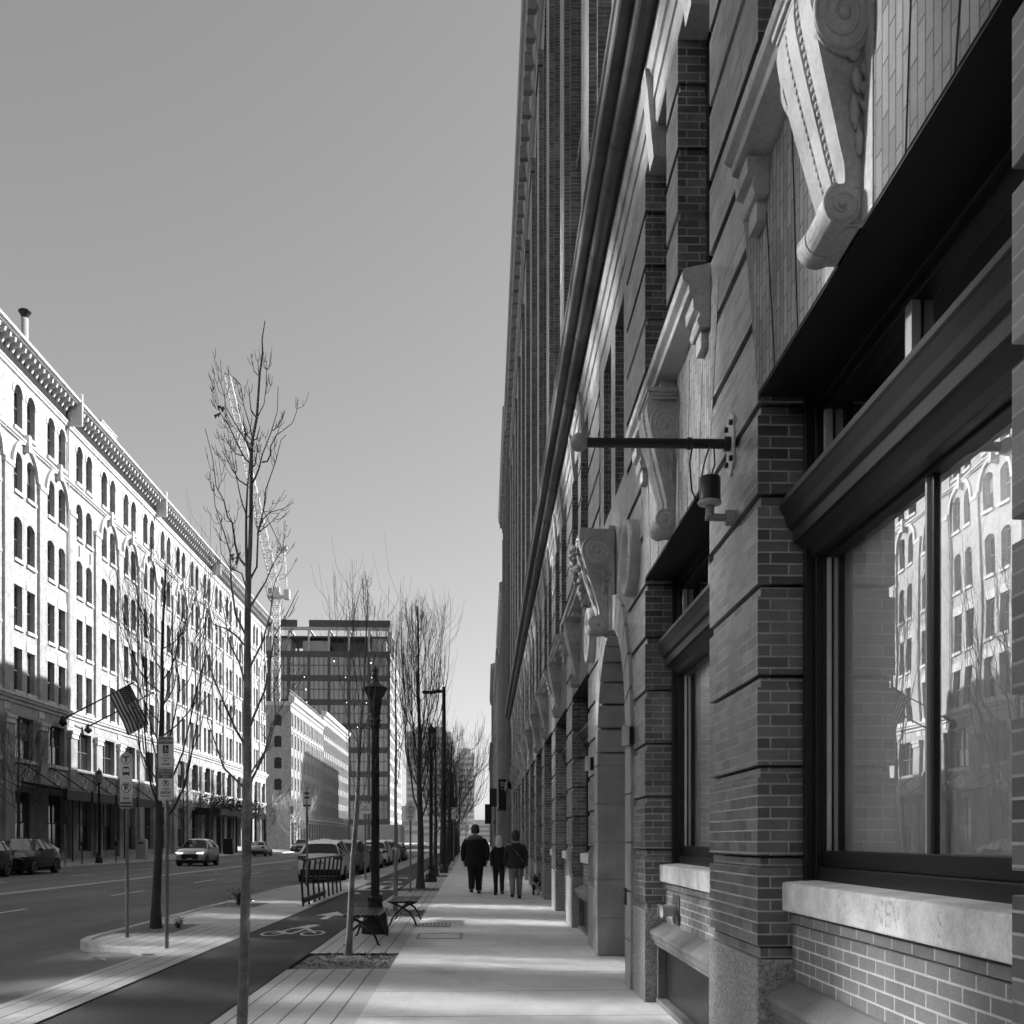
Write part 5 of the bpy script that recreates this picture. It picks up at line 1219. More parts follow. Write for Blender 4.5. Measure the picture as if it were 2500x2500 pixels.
    for pl, r, dd, nt_ in stems:
        n = len(pl); pts = [P(px, py, dd*i/(n-1)) for i, (px, py) in enumerate(pl)]
        g.tube(pts, [max(.0022, r*(1-.82*i/(n-1))) for i in range(n)], 7); twigs(g, pts, r, max(2, int(nt_*.8)), .12, 1)
    for (px, py) in ((530, 1003), (571, 1362)):
        c = P(px, py, -.1)
        for _ in range(5): o = Vector((random.uniform(-.03, .03), random.uniform(-.02, .02), random.uniform(-.03, .03))); g.add([c+o, c+o+Vector((.03, .01, .012)), c+o+Vector((.012, 0, -.03))], [(0, 1, 2)])
    g.build('branches', M_BARK, t)
fronttree()
def tree(loc, H, r, crown0, wd, nb_, label, seed, bark=None, lean=(0, 0), tw=5, dens=1, arcs=1.0, group='bare street trees', sd_=4, mintr=.0025):
    random.seed(seed); bark = bark or M_BARKD; t = thing('street_tree', label, 'tree', loc, 0, group); g = MB(); n = 14; tp = []
    ph = random.uniform(0, 6)
    for i in range(n+1):
        z = H*.97*i/n; tp.append(Vector((lean[0]*(i/n) + .02*math.sin(i*1.3+ph)*r*6, lean[1]*(i/n) + .02*math.cos(i*1.1+ph)*r*6, z-.04)))
    g.tube(tp, [r*(1.35 if i == 0 else 1)*(1-.93*(i/n)**.9) + mintr for i in range(n+1)], 10); g.build('trunk', bark, t); g = MB()
    for q in range(nb_):
        f = crown0 + (1-crown0)*.93*(q+random.random()*.6)/nb_; i = min(int(f*n), n-1); p = tp[i].lerp(tp[i+1], f*n-i); a = q*2.4+random.uniform(-.5, .5)
        prof = math.sin(PI*min(1, (f-crown0)/(1-crown0)*.72+.28)); w_ = wd*prof*random.uniform(.7, 1.1); l = H*(1-f)*random.uniform(.55, .9)+.25*w_+.3; br = r*(1-.9*f)*random.uniform(.22, .36)+mintr*.6; o = Vector((math.cos(a), math.sin(a), 0)); m = 7; pts = []
        for j in range(m+1):
            s_ = j/m; pts.append(p + o*w_*(1-math.exp(-2.6*s_))*arcs + Vector((0, 0, l*s_*(.55+.45*s_))) + Vector((random.gauss(0, 1), random.gauss(0, 1), 0))*.02*l*s_)
        g.tube(pts, [max(mintr, br*(1-.85*j/m)) for j in range(m+1)], sd_+1, cap=False)
        for k in range(dens*3):
            s_ = random.uniform(.15, .8)*m; i2 = int(s_); pp = pts[i2].lerp(pts[i2+1], s_-i2); a2 = a+random.uniform(-1.3, 1.3); o2 = Vector((math.cos(a2), math.sin(a2), 0)); l2 = l*random.uniform(.25, .55); w2 = w_*random.uniform(.15, .5)
            c = [pp + o2*w2*(1-math.exp(-2.5*u/4)) + Vector((0, 0, l2*u/4*(.6+.4*u/4))) for u in range(5)]; g.tube(c, [max(mintr, br*.5*(1-.8*u/4)) for u in range(5)], 3, cap=False); twigs_s(g, c, br*.4, tw, l2*.4, mintr)
        twigs_s(g, pts, br, tw, l*.22, mintr)
    g.build('branches', bark, t); return t
def twigs_s(mb, pts, rad, n, ln, mr):
    tot = len(pts)-1
    for q in range(n):
        t = random.uniform(.2, .97)*tot; i = min(int(t), tot-1); p = pts[i].lerp(pts[i+1], t-i); d = (pts[i+1]-pts[i]).normalized(); ax = Vector((random.gauss(0, 1), random.gauss(0, 1), 0)); o = (ax-d*ax.dot(d)).normalized(); l = ln*random.uniform(.5, 1.3)
        mb.tube([p, p+d*l*.5+o*l*.4, p+d*l*.9+o*l*.55+Vector((0, 0, l*.3))], [max(mr*.8, rad*.25), mr*.7, mr*.45], 3, cap=False)
tree(S(-1.63, 13.6), 5.0, .046, .40, .34, 13, 'slender bare young tree rising from the soil pit by the near bench', 31, M_BARK, (.28, 0), 5, 1)
tree(S(-1.58, 21.6), 6.3, .05, .42, .4, 14, 'thin bare young tree in the second soil pit behind the lamp post', 33, M_BARK, (0, 0), 5, 1)
isl = tree(S(-5.46, 18.0), 6.6, .085, .27, .95, 22, 'upright bare tree with thick trunk in the kerb island pit behind the signs', 35, None, (.15, 0), 4, 2, mintr=.003)
big = tree(S(-1.55, 31.8), 9.1, .115, .24, .8, 28, 'tall dark bare tree just past the yield to peds sign', 37, None, (-.1, 0), 4, 2, mintr=.005)
tB = tree(S(-1.5, 43.4), 6.8, .10, .26, 1.1, 15, 'dark bare tree in the fourth soil pit of the right-hand row', 39, None, (0, 0), 3, 2, mintr=.005)
tC = tree(S(-1.4, 58), 8.2, .11, .28, 2.4, 18, 'wide spraying bare tree whose twigs reach toward the right-hand facades', 41, None, (.4, 0), 3, 2, arcs=1.25, mintr=.006)
w_ords = 'fifth sixth seventh eighth ninth tenth eleventh twelfth'.split()
for i, y in enumerate((50.5, 66, 74, 82, 91, 101, 112, 123)):
    dup((tB, tC, big)[i % 3], S(-1.45, y), 1.1*i, 'dark bare street tree, %s along the right-hand row counted from the yield sign' % w_ords[i], .95+.1*(i % 2))
# young tree stump sprouting at the second island pit
random.seed(50); t = thing('sapling_stump', 'low cut stump with leafy sprouts in the farther island pit behind the front tree', 'stump', S(-5.45, 24.4), PS)
g = MB(); g.tube([(0, 0, 0), (0, 0, .28)], [.09, .07], 8); g.build('stump', M_BARKD, t); g = MB()
for q in range(40):
    a = random.uniform(0, 2*PI); rr = random.uniform(.05, .38); h = random.uniform(.05, .45); c = Vector((rr*math.cos(a), rr*math.sin(a), h)); g.tube([(0, 0, .1), (c.x*.6, c.y*.6, h*.8), tuple(c)], .006, 3, cap=False); 
    for _ in range(3): o = Vector((random.uniform(-.06, .06), random.uniform(-.06, .06), random.uniform(-.04, .04))); g.add([c, c+o, c+Vector((o.y, -o.x, o.z*.5))], [(0, 1, 2)])
g.build('sprouts', M_BARKD, t)
t = thing('weed', 'small leafy weed growing in the near island pit beside the tow zone post', 'weed', S(-5.05, 17.9), PS); g = MB()
for q in range(26):
    a = random.uniform(0, 2*PI); rr = random.uniform(.02, .1); h = random.uniform(.05, .2); c = Vector((rr*math.cos(a), rr*math.sin(a), h)); g.tube([(0, 0, 0), tuple(c)], .004, 3, cap=False); o = Vector((random.uniform(-.04, .04), random.uniform(-.04, .04), .02)); g.add([c, c+o, c+Vector((o.y, -o.x, .02))], [(0, 1, 2)])
g.build('leaves', M_BARKD, t)
# far side trees
tD = tree(S(-23.2, 53.5, .12), 7.2, .10, .3, 1.9, 20, 'dark bare tree on the far sidewalk behind the dark parked car', 43, None, (0, 0), 3, 2, mintr=.007)
for i, (y, l) in enumerate(((84, 'dark bare tree on the far sidewalk right of the flags'), (93, 'dark bare tree on the far sidewalk behind the pale suv'), (117.5, 'small dark bare tree at the far corner before the side street'))): dup(tD, S(-23.3, y, .12), 2.0*i, l, (1.0, .95, .75)[i])
tree(S(-22.9, 133.5, .12), 7.0, .12, .22, 2.6, 36, 'sunlit pale bare tree glowing at the far street corner', 45, M_BARKSUN, (0, 0), 5, 2, arcs=1.2, mintr=.022)  # sunlight on this tree is put into its paler bark colour
# planting tumbling over the far canopy
random.seed(60); t = MB(); 
for q in range(2600):
    y = random.uniform(-11, 11); x = random.uniform(-.2, 2.3); h = random.gauss(.35, .28) + .35*math.sin(y*1.1); c = Vector((x, y, max(-.5, h))); o = Vector((random.uniform(-.2, .2), random.uniform(-.2, .2), random.uniform(-.15, .2))); t.add([c, c+o, c+Vector((o.y, -o.x, o.z))], [(0, 1, 2)])
t = t.build('canopy_planting', plain('dark_leaf', .03, .8, .4, bmp=0), None, LF(-26.3, 112.5, 4.9), (0, 0, PL)); tag(t, 'mass of dark trailing plants growing along the top of the far canopy', 'plants')
# ================================================================== VEHICLES
M_TYRE = plain('tyre', .02, .8, .1, bmp=0); M_RIM = plain('wheel_rim', .3, .35, .1, metal=.7, bmp=0); M_CG = glassmat('car_glass', 1.7, .02, .012); M_LT = plain('lamp_lens', .7, .2, .05, bmp=0); M_TL = plain('tail_lens', .10, .2, .1, bmp=0); M_UND = plain('underbody', .015, .8, .1, bmp=0)
def paint(name, v):
    m, n, b = newmat(name); b.inputs['Base Color'].default_value = grey(v); b.inputs['Roughness'].default_value = .28; b.inputs['Coat Weight'].default_value = .45; b.inputs['Coat Roughness'].default_value = .05; b.inputs['Metallic'].default_value = .25; return m
P_BLACK = paint('black_car_paint', .012); P_SILV = paint('silver_car_paint', .42); P_WHITE = paint('white_car_paint', .8); P_GREY = paint('grey_car_paint', .12)
KIND = {   # t, half width, belt z, roof z, roof half width
 'suv': [(0, .70, .72, .74, .6), (.03, .84, .86, .88, .72), (.12, .91, .98, 1.01, .8), (.26, .93, 1.06, 1.10, .82), (.42, .94, 1.10, 1.60, .62), (.60, .94, 1.12, 1.68, .64), (.80, .93, 1.14, 1.64, .63), (.93, .90, 1.16, 1.52, .60), (.985, .86, 1.10, 1.14, .76), (1.0, .80, .80, .82, .7)],
 'coupe': [(0, .72, .74, .76, .6), (.03, .86, .88, .90, .72), (.12, .93, 1.00, 1.03, .8), (.27, .95, 1.10, 1.13, .82), (.42, .96, 1.14, 1.64, .62), (.55, .96, 1.16, 1.68, .62), (.72, .95, 1.19, 1.56, .58), (.88, .93, 1.20, 1.30, .66), (.97, .88, 1.14, 1.17, .74), (1.0, .82, .82, .84, .7)],
 'sedan': [(0, .66, .62, .64, .56), (.03, .80, .74, .76, .68), (.12, .87, .84, .87, .76), (.28, .89, .92, .95, .78), (.44, .90, .95, 1.38, .58), (.58, .90, .96, 1.44, .60), (.74, .89, .98, 1.36, .58), (.87, .87, 1.02, 1.06, .70), (.97, .82, .98, 1.0, .70), (1.0, .76, .70, .72, .62)]}
def car(label, loc, kind, pm, rz, L=3.9, group='parked and passing cars', wsc=1.0):
    t = thing('parked_car', label, 'car', loc, rz, group); st_ = KIND[kind]; rings = []; zb = .24
    for (f, hw, zbel, zt, wr) in st_:
        y = (f-.5)*L; hw *= wsc; wr *= wsc; hf = [(0, zb), (hw*.82, zb), (hw*.97, zb+.10), (hw, zb+(zbel-zb)*.55), (hw*.955, zbel), (wr, zt-.05), (wr*.72, zt), (0, zt+.012)]
        rings.append([Vector((x, y, z)) for x, z in hf] + [Vector((-x, y, z)) for x, z in hf[-2:0:-1]])
    n = len(rings[0]); B = MB(); G = MB(); ns = len(rings)
    B.v = [tuple(p) for r in rings for p in r]; G.v = list(B.v)
    cow = max(i for i in range(ns) if st_[i][3]-st_[i][2] < .06 and i < ns/2); rr = min(i for i in range(ns) if st_[i][3]-st_[i][2] < .13 and i > ns/2)
    for i in range(ns-1):
        for k in range(n):
            k2 = (k+1) % n; f = [i*n+k, i*n+k2, (i+1)*n+k2, (i+1)*n+k]; side = k in (4, n-5); top = k in (5, 6, n-6, n-7)
            gl = (cow <= i < rr) and (side or ((i == cow or i == rr-1) and top))
            (G if gl else B).f.append(f[::-1]); (G if gl else B).m.append(0); (G if gl else B).sm.append(not gl)
    B.f.append(list(range(n))); B.m.append(0); B.sm.append(False); B.f.append([(ns-1)*n+k for k in range(n)][::-1]); B.m.append(0); B.sm.append(False)
    o = B.build('body', pm, t); G.build('glazing', M_CG, t)
    # window pillars
    g = MB()
    for i in range(cow+1, rr):
        for s_ in (0, 1):
            a = rings[i][4 if not s_ else n-4]; b2 = rings[i][5 if not s_ else n-5]; off = Vector(((1 if not s_ else -1)*.006, 0, 0)); g.tube([a+off, b2+off], .022, 4, smooth=False)
    for i in (cow, rr-1):
        for s_ in (5, n-5):
            g.tube([rings[i][s_]+Vector((0, 0, .01)), rings[i+1][s_]+Vector((0, 0, .01))], .026, 4, smooth=False)
    g.build('pillar', pm, t)
    fy = -L/2; hw = st_[2][1]*wsc
    for f in (.19, .81):
        for s_ in (-1, 1):
            y = (f-.5)*L; g = MB(); m = 20; x0, x1 = s_*(hw*1.0-.21), s_*(hw*1.0+.015)
            g.prism([(y+.335*math.cos(2*PI*q/m), .335+.335*math.sin(2*PI*q/m)) for q in range(m)], 'x', min(x0, x1), max(x0, x1)); w = g.build('wheel', M_TYRE, t)
            g = MB(); xx = s_*(hw+.02)
            for q in range(5):
                a = 2*PI*q/5; g.prism([(y+.03*math.cos(a+PI/2), .335+.03*math.sin(a+PI/2)), (y+.22*math.cos(a-.12), .335+.22*math.sin(a-.12)), (y+.22*math.cos(a+.12), .335+.22*math.sin(a+.12)), (y-.03*math.cos(a+PI/2), .335-.03*math.sin(a+PI/2))], 'x', min(xx, xx-.02*s_), max(xx, xx-.02*s_)+.001)
            g.tube([(xx, y+.22*math.cos(2*PI*q/16), .335+.22*math.sin(2*PI*q/16)) for q in range(17)], .018, 5); g.build('rim', M_RIM, w)
            g = MB(); g.prism([(y+.40*math.cos(PI*q/12), .33+.40*math.sin(PI*q/12)) for q in range(13)], 'x', min(s_*hw*.55, s_*(hw+.005)), max(s_*hw*.55, s_*(hw+.005))); g.build('wheel_arch', M_UND, t)
    g = MB(); g.box(-hw*.9, hw*.9, -L/2+.05, L/2-.05, .16, .3); g.build('underbody', M_UND, t)
    z1 = st_[1][2]
    for s_ in (-1, 1):
        g = MB(); g.prism([(s_*hw*.45, z1-.10), (s_*hw*.93, z1-.05), (s_*hw*.90, z1+.0), (s_*hw*.50, z1-.03)][::s_], 'y', fy+.0, fy+.12); g.build('headlight', M_LT, t)
        g = MB(); g.box(s_*hw*.62, s_*hw*.96, L/2-.1, L/2-.005, z1+.04, z1+.20); g.build('tail_light', M_TL, t)
        g = MB(); g.ball((s_*(hw+.10), (st_[cow][0]+.04-.5)*L, st_[cow][2]+.06), (.1, .06, .075)); g.tube([(s_*(hw*.92), (st_[cow][0]+.05-.5)*L, st_[cow][2]), (s_*(hw+.08), (st_[cow][0]+.04-.5)*L, st_[cow][2]+.03)], .025, 5); g.build('mirror', pm, t)
    g = MB(); g.box(-hw*.55, hw*.55, fy-.012, fy+.1, .42, z1-.14); g.build('grille', M_UND, t)
    g = MB(); g.box(-hw*.85, hw*.85, L/2-.12, L/2+.015, .26, .52); g.box(-hw*.85, hw*.85, fy-.015, fy+.1, .24, .38); g.build('bumper', M_UND, t)
    g = MB(); g.box(-.17, .17, L/2+.0, L/2+.012, z1-.14, z1-.02); g.box(-.16, .16, fy-.03, fy-.01, .42, .5); g.build('number_plate', M_TRIM, t)
    return t
RS = PS
car('glossy black sloping-roof suv parked at the far kerb on the left, facing the viewer', S(-21.0, 49.2, -.05), 'coupe', P_BLACK, PS, 4.1)
car('dark parked car cut off by the left edge of the picture', S(-21.0, 44.0, -.05), 'suv', P_BLACK, PS, 4.0)
tq = car('pale silver crossover with lit headlights driving toward the viewer', S(-17.2, 65.3, -.07), 'suv', P_SILV, PS, 3.9)
mlh, _, bh = newmat('lit_headlight'); bh.inputs['Emission Color'].default_value = (1, 1, 1, 1); bh.inputs['Emission Strength'].default_value = 1.5
for ch in tq.children:
    if ch.name.startswith('headlight'): ch.data.materials.clear(); ch.data.materials.append(mlh)
car('silver sedan standing at the far kerb, seen from behind past the front tree', S(-20.6, 101, -.05), 'sedan', P_SILV, PS+PI, 4.0)
car('dark compact car nosing toward the viewer at the far street corner', S(-21.4, 131, -.02), 'suv', P_GREY, PS, 4.2)
car('pale car waiting behind the dark compact at the far corner', S(-19.8, 140, -.02), 'suv', P_WHITE, PS, 4.4)
back = [(42.5, 'suv', P_WHITE, 'white suv parked behind the black railing, rear window toward the viewer'), (49.6, 'suv', P_GREY, 'grey suv parked directly ahead of the white suv'), (57.5, 'sedan', P_BLACK, 'black sedan parked third in the kerbside row'), (64.5, 'suv', P_WHITE, 'pale suv parked fourth in the kerbside row, partly behind the lamp post'), (71.5, 'suv', P_BLACK, 'black suv parked fifth in the row near the yield sign post'), (80, 'sedan', P_GREY, 'grey sedan parked sixth in the kerbside row')]
for y, k, p, l in back: car(l, S(-5.92, y, rz_(-5.9)-.01), k, p, PS+PI, 4.1)
# white pickup cab beyond the first suv
car('white boxy pickup cab far up the traffic lane beyond the parked suv', S(-14.6, 104, -.08), 'suv', P_WHITE, PS+PI, 4.4, wsc=1.05)
t = thing('box_truck', 'white box truck far ahead standing over the kerbside row of cars', 'truck', S(-7.4, 95, -.1), PS); g = MB(); g.box(-1.1, 1.1, -2.5, 2.5, .9, 3.0); g.build('cargo_box', P_WHITE, t, bevel=.04); g = MB(); g.box(-1.0, 1.0, 2.55, 4.2, .5, 2.2); g.build('cab', P_WHITE, t, bevel=.1); g = MB()
g.box(-1, 1, -2.4, 4, .45, .9); g.build('chassis', M_UND, t)
for s_ in (-1, 1):
    for y in (-1.7, 3.2): g = MB(); g.prism([(y+.42*math.cos(2*PI*q/16), .42+.42*math.sin(2*PI*q/16)) for q in range(16)], 'x', min(s_*.75, s_*1.05), max(s_*.75, s_*1.05)); g.build('wheel', M_TYRE, t)
# ================================================================== PEOPLE AND DOG
M_COAT = plain('dark_coat', .010, .85, .3, 14, bmp=.4, fine=40); M_COAT2 = plain('charcoal_coat', .022, .85, .3, 12, bmp=.4, fine=40); M_JEAN = plain('black_trousers', .014, .85, .2, 12, bmp=.3); M_KHAKI = plain('light_trousers', .20, .85, .2, 12, bmp=.3); M_SKIN = plain('skin', .32, .6, .1, bmp=0); M_HAIRL = plain('fair_hair', .62, .7, .3, 60, bmp=.5); M_HAIRD = plain('dark_hair', .05, .7, .3, 60, bmp=.5); M_SHOE = plain('dark_shoe', .02, .5, .2, bmp=0); M_SCARF = plain('grey_hood_lining', .12, .9, .3, 30, bmp=.5)
def skinmesh(name, nodes, edges, mat, parent, sub=1, root=0):
    me = bpy.data.meshes.new(name); me.from_pydata([n[0] for n in nodes], edges, []); o = bpy.data.objects.new(name, me); C.objects.link(o)
    m = o.modifiers.new('Skin', 'SKIN'); 
    for i, n in enumerate(nodes):
        r = n[1]; me.skin_vertices[0].data[i].radius = r if isinstance(r, tuple) else (r, r)
    me.skin_vertices[0].data[root].use_root = True
    s_ = o.modifiers.new('Sub', 'SUBSURF'); s_.levels = sub; s_.render_levels = sub
    dg = bpy.context.evaluated_depsgraph_get(); m2 = bpy.data.meshes.new_from_object(o.evaluated_get(dg)); bpy.data.objects.remove(o)
    m2.materials.clear(); m2.materials.append(mat); m2.polygons.foreach_set('use_smooth', [True]*len(m2.polygons)); p = bpy.data.objects.new(name, m2); C.objects.link(p); p.parent = parent; return p
def ell(cx, cy_, z, rx, ry, n=18, nz=0.0):
    return [Vector((cx + rx*math.cos(2*PI*q/n)*(1+nz*random.uniform(-1, 1)), cy_ + ry*math.sin(2*PI*q/n)*(1+nz*random.uniform(-1, 1)), z)) for q in range(n)]
def person(label, loc, H, bulk, coat, trouser, hem, stride, hair, hairlen, hat=None, bag=False, bentarm=True, lead=1, shoe=None, rz=0.0):
    """walking away from the viewer (+y)"""
    t = thing('person', label, 'person', loc, rz, 'pedestrians walking away down the sidewalk'); s = H/1.78; random.seed(int(H*100)); k = bulk
    hip = .93*s; sh = 1.45*s; a, b = (stride, -stride) if lead > 0 else (-stride, stride)
    V = Vector; N_ = [(V((0, 0, hip)), (.14*k*s, .11*k*s)), (V((0, .01, 1.12*s)), (.135*k*s, .10*k*s)), (V((0, .0, 1.33*s)), (.165*k*s, .11*k*s)), (V((0, -.01, 1.46*s)), (.10*s, .08*s)), (V((0, .01, 1.53*s)), .055*s), (V((0, .025, 1.60*s)), (.075*s, .085*s)), (V((0, .025, 1.70*s)), (.078*s, .095*s)), (V((0, .02, 1.76*s)), .045*s)]
    E = [(i, i+1) for i in range(7)]
    def limb(st, pts):
        p = st
        for q in pts: N_.append(q); E.append((p, len(N_)-1)); p = len(N_)-1
    for sx, dy in ((-1, a), (1, b)):
        lift = .05*s if dy < 0 else 0
        limb(0, [(V((sx*.09*s, .0, .86*s)), .088*s*k), (V((sx*.095*s, dy*.45+(.03 if dy < 0 else 0), .5*s+lift*.6)), .058*s), (V((sx*.09*s, dy*.9, .13*s+lift)), .040*s), (V((sx*.095*s, dy*.9-.01, .06*s+lift)), .035*s), (V((sx*.105*s, dy*.9+.11*s, .03*s+(lift*.2))), .030*s)])
    arms = []
    for sx, dy in ((-1, -a), (1, -b)):
        x0 = sx*.172*s*k; fold = bentarm and sx > 0
        el = V((sx*.235*s*k, dy*.25-.02, 1.12*s)); ha = V((sx*.235*s*k, dy*.55, .86*s)) if not fold else V((sx*.22*s*k, .12, .97*s))
        limb(2, [(V((x0, 0, 1.41*s)), .062*s*k), (el, .045*s*k), (ha, .028*s), (ha+V((0, .02, -.07*s)), (.034*s, .018*s))]); arms.append((V((x0, 0, 1.42*s)), el, ha))
    skinmesh('body', N_, E, M_SKIN, t, 2)
    # hands: four fingers and a thumb
    g = MB()
    for (_, el, ha), sx in zip(arms, (-1, 1)):
        for q in range(4): bx = ha + V((sx*.0, -.025+.016*q, -.09*s)); g.tube([bx, bx+V((sx*-.006, .006, -.04*s)), bx+V((sx*-.02, .014, -.07*s*(1-.12*abs(q-1))))], [.009, .008, .006], 5)
        g.tube([ha+V((0, .03, -.04*s)), ha+V((sx*-.01, .055, -.07*s)), ha+V((sx*-.015, .06, -.095*s))], [.010, .009, .007], 5)
    g.build('fingers', M_SKIN, t)
    # face: nose, ears (seen if one walks round)
    g = MB(); g.ball((0, .125*s, 1.63*s), (.014, .022, .024)); [g.ball((sx*.08*s, .02, 1.64*s), (.014, .022, .034)) for sx in (-1, 1)]; g.build('ears_and_nose', M_SKIN, t)
    g = MB(); [g.ball((sx*.032*s, .105*s, 1.665*s), .011, 0, 8, 6) for sx in (-1, 1)]; g.box(-.022, .022, .112*s, .118*s, 1.588*s, 1.594*s); g.build('eyes_and_mouth', M_SHOE, t)
    # trousers
    g = MB()
    for sx, dy in ((-1, a), (1, b)):
        lift = .05*s if dy < 0 else 0
        rs = [ell(sx*.085*s, 0, .95*s, .115*s*k, .115*s*k), ell(sx*.09*s, dy*.2, .72*s, .098*s*k, .10*s*k, nz=.03), ell(sx*.095*s, dy*.45+(.03 if dy < 0 else 0), .5*s+lift*.6, .078*s*k, .082*s*k, nz=.05), ell(sx*.092*s, dy*.7, .3*s+lift*.8, .068*s*k, .072*s*k, nz=.05), ell(sx*.09*s, dy*.9, .085*s+lift, .062*s*k, .068*s*k, nz=.05)]
        g.loft(rs)
    g.build('trousers', trouser, t)
    g = MB()
    for sx, dy in ((-1, a), (1, b)):
        lift = .05*s if dy < 0 else 0; c = V((sx*.098*s, dy*.9, lift)); g.loft([[c+V((x*.05*s, -.07*s+.0, z)) for x, z in ((-1, .005), (1, .005), (1, .07), (-1, .07))], [c+V((x*.052*s, .03*s, z)) for x, z in ((-1, .0), (1, .0), (.9, .09), (-.9, .09))], [c+V((x*.046*s, .14*s, z)) for x, z in ((-1, .0), (1, .0), (.8, .05), (-.8, .05))], [c+V((x*.02*s, .19*s, z)) for x, z in ((-1, .0), (1, .0), (.8, .03), (-.8, .03))]])
    g.build('shoes', shoe or M_SHOE, t, bevel=.008)
    # coat with sleeves
    g = MB(); rs = []
    for z, rx, ry in ((hem, .215, .17), (hem+.12*s, .225, .175), (1.0*s, .205, .155), (1.15*s, .195, .145), (1.3*s, .215, .15), (1.40*s, .205, .14), (1.455*s, .155, .115), (1.50*s, .095, .09)): rs.append(ell(0, 0, z, rx*k*s, ry*k*s, 22, .025))
    g.loft(rs)
    for (p, el, ha), sx in zip(arms, (-1, 1)):
        g.tube([p+V((-sx*.03, 0, .0)), p.lerp(el, .5)+V((sx*.012, 0, 0)), el, el.lerp(ha, .5), ha.lerp(el, .06)], [.066*s*k, .070*s*k, .062*s*k, .055*s*k, .048*s*k], 12)
    g.build('coat', coat, t)
    # hair or hat
    g = MB()
    if hat is not None:
        g.lathe([(.104*s, 1.60*s), (.114*s, 1.66*s), (.114*s, 1.71*s), (.102*s, 1.78*s), (.065*s, 1.83*s), (0, 1.845*s)], 16, c=(0, .02)); g.build('knit_hat', hat, t); g = MB()
    z0 = 1.60*s-hairlen
    rs = [ell(0, -.055*(1 if hairlen > .1 else .4), z0, .06+.02*(hairlen > .1), .03, 14, .15), ell(0, -.06 if hairlen > .1 else -.02, z0+hairlen*.5, .098*s, .05, 14, .06), ell(0, -.01, 1.62*s, .098*s, .09*s, 14, .03), ell(0, .01, 1.70*s, .098*s, .105*s, 14, .02), ell(0, .015, 1.76*s, .078*s, .09*s, 14, .02), ell(0, .015, 1.80*s, .03*s, .04*s, 14)]
    if hat is None or hairlen > .05:
        if hat is not None: rs = rs[:3]
        g.loft(rs); g.build('hair', hair, t)
    if hat is not None and hairlen <= .05:
        g = MB(); rs = [ell(0, -.03, 1.43*s, .17*s*k, .12*s*k, 20, .04), ell(0, -.045, 1.475*s, .20*s*k*.8, .135*s*k, 20, .06), ell(0, -.03, 1.53*s, .13*s*k, .11*s*k, 20, .06), ell(0, 0, 1.55*s, .10*s, .09*s, 20)]; g.loft(rs); g.build('hood', M_SCARF, t)
    if bag:
        g = MB(); pts = [V((-.14*s, -.10*s, 1.46*s)), V((.0, -.165*s, 1.25*s)), V((.20*s, -.13*s, 1.0*s)), V((.27*s, .0, .90*s)), V((.2*s, .16*s, 1.1*s)), V((.0, .16*s, 1.35*s)), V((-.14*s, .06*s, 1.47*s)), V((-.14*s, -.10*s, 1.46*s))]; g.tube(pts, .016, 5); g.build('bag_strap', M_SCARF, t)
    return t, arms
yv = (29.4, 28.5, 26.9)
person('person in a bulky black coat and dark knit hat walking away in mid sidewalk', (-.29, 29.4, 0), 1.93, 1.32, M_COAT, M_JEAN, .78, .16, M_HAIRD, .02, M_HAIRD, bentarm=False, lead=-1)
person('person with long fair hair, black jacket, leggings and ankle boots walking away', (.375, 28.5, 0), 1.66, .92, M_COAT, M_JEAN, .80, .14, M_HAIRL, .30, bentarm=False, lead=1)
t3, ar = person('person in a charcoal coat and light trousers with a shoulder strap, walking a dog', (.80, 26.9, 0), 1.75, 1.12, M_COAT2, M_KHAKI, .80, .15, M_HAIRD, .06, M_HAIRD, bag=True, bentarm=False, lead=-1)
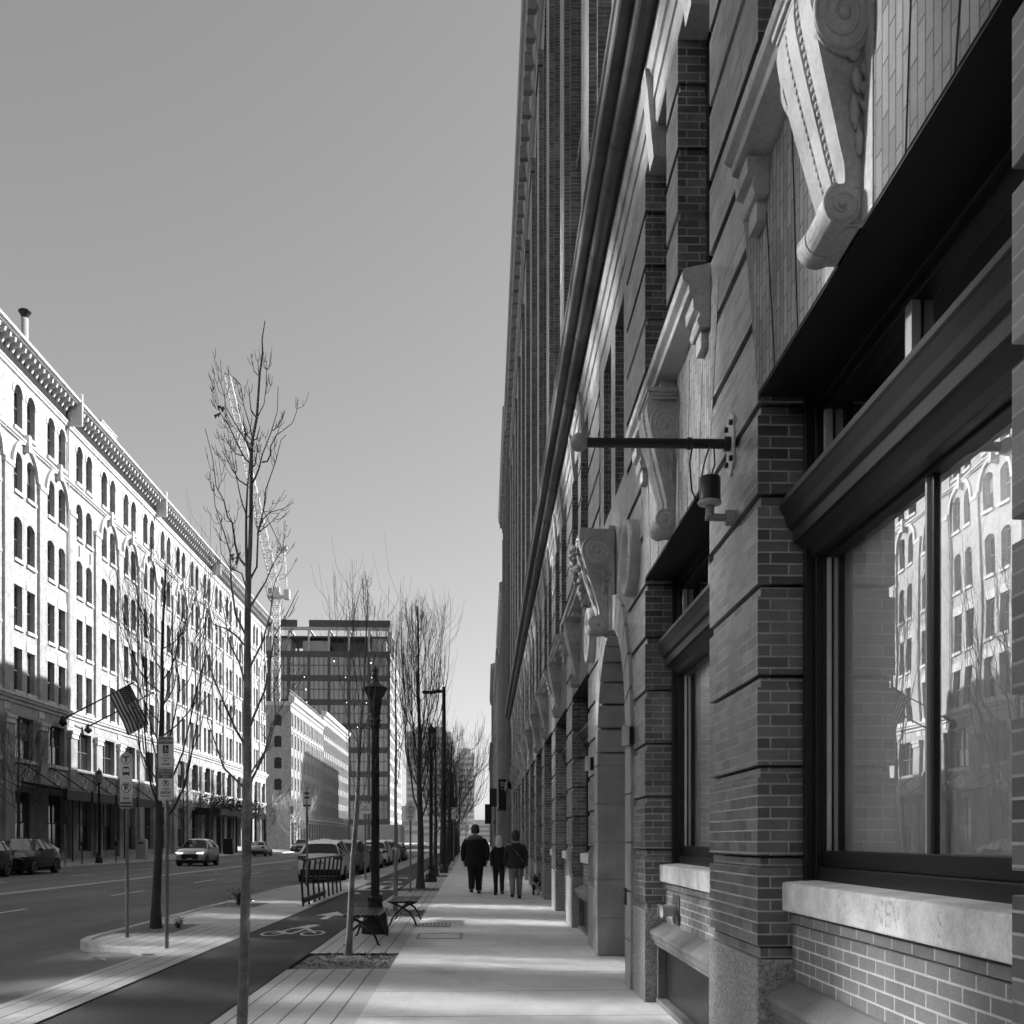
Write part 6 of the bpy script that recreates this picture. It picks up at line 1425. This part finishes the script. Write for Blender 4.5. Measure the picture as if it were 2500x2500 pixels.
# dog trotting ahead near the wall
D = thing('dog', 'small shaggy black and white dog on a leash beside the granite wall footing', 'dog', (1.42, 28.6, 0), -.12); V = Vector
nd = [(V((0, -.20, .36)), (.10, .11)), (V((0, 0, .36)), (.105, .12)), (V((0, .20, .37)), (.10, .13)), (V((0, .32, .44)), .075), (V((0, .38, .52)), (.07, .07)), (V((0, .46, .50)), .04), (V((0, .50, .49)), .025), (V((0, -.30, .42)), .03), (V((0, -.38, .52)), .035), (V((0, -.36, .60)), .03)]
ed = [(0, 1), (1, 2), (2, 3), (3, 4), (4, 5), (5, 6), (0, 7), (7, 8), (8, 9)]
for sx in (-1, 1):
    i = len(nd); nd += [(V((sx*.06, -.20, .28)), .06), (V((sx*.065, -.15, .20)), .042), (V((sx*.065, -.25, .13)), .024), (V((sx*.065, -.24-.03*sx, .03)), .024), (V((sx*.065, -.21-.03*sx, .018)), .022)]; ed += [(0, i), (i, i+1), (i+1, i+2), (i+2, i+3), (i+3, i+4)]
    i = len(nd); nd += [(V((sx*.06, .20, .26)), .048), (V((sx*.06, .20+.03*sx, .14)), .028), (V((sx*.06, .20+.05*sx, .03)), .022), (V((sx*.06, .235+.05*sx, .018)), .022)]; ed += [(2, i), (i, i+1), (i+1, i+2), (i+2, i+3)]
m, n, b = newmat('dog_coat'); co = N(n, 'ShaderNodeTexCoord').outputs['Object']; f = noise(n, co, 5.5, 2); n.links.new(mixc(n, ramp(n, f, .52, .56), .02, .5), b.inputs['Base Color']); b.inputs['Roughness'].default_value = .9
skinmesh('body', nd, ed, m, D, 2, 1); g = MB(); random.seed(9)
for q in range(1500):                                   # shaggy coat
    u = random.uniform(-.26, .24); a = random.uniform(0, 2*PI); p = V((.105*math.cos(a), u, .36+.12*math.sin(a))); o = V((.03*math.cos(a), -.03, .02*math.sin(a)-.03)); g.add([p*1.0, p+V((.008, .0, 0)), p+o], [(0, 1, 2)])
for q in range(250): p = V((random.uniform(-.03, .03), -.36, .5+random.uniform(-.08, .12))); o = V((random.uniform(-.05, .05), -.05, -.05)); g.add([p, p+V((.01, 0, 0)), p+o], [(0, 1, 2)])
for sx in (-1, 1): g.ball((sx*.06, .37, .56), (.022, .03, .045), 0, 8, 6)
g.build('fur', m, D)
pt_h = V((.80, 26.9, 0)) + ar[1][2] + V((0, 0, -.06)); g = MB(); e = V((1.42, 28.85, .50)); L_ = [pt_h.lerp(e, q/8) + V((0, 0, -.10*math.sin(PI*q/8))) for q in range(9)]; g.tube([p-pt_h for p in L_], .007, 5); o = g.build('leash', M_BLACK, None, tuple(pt_h)); tag(o, 'dark leash running from the hand of the person in light trousers to the dog', 'leash')
# distant strollers
for i, (x, y, l) in enumerate(((-.55, 88, 'distant person in dark clothes far down the sidewalk by the trees'),)):
    person(l, (x, y, 0), 1.75, 1.0, M_COAT, M_JEAN, .8, .12, M_HAIRD, .02, M_HAIRD, bentarm=False)
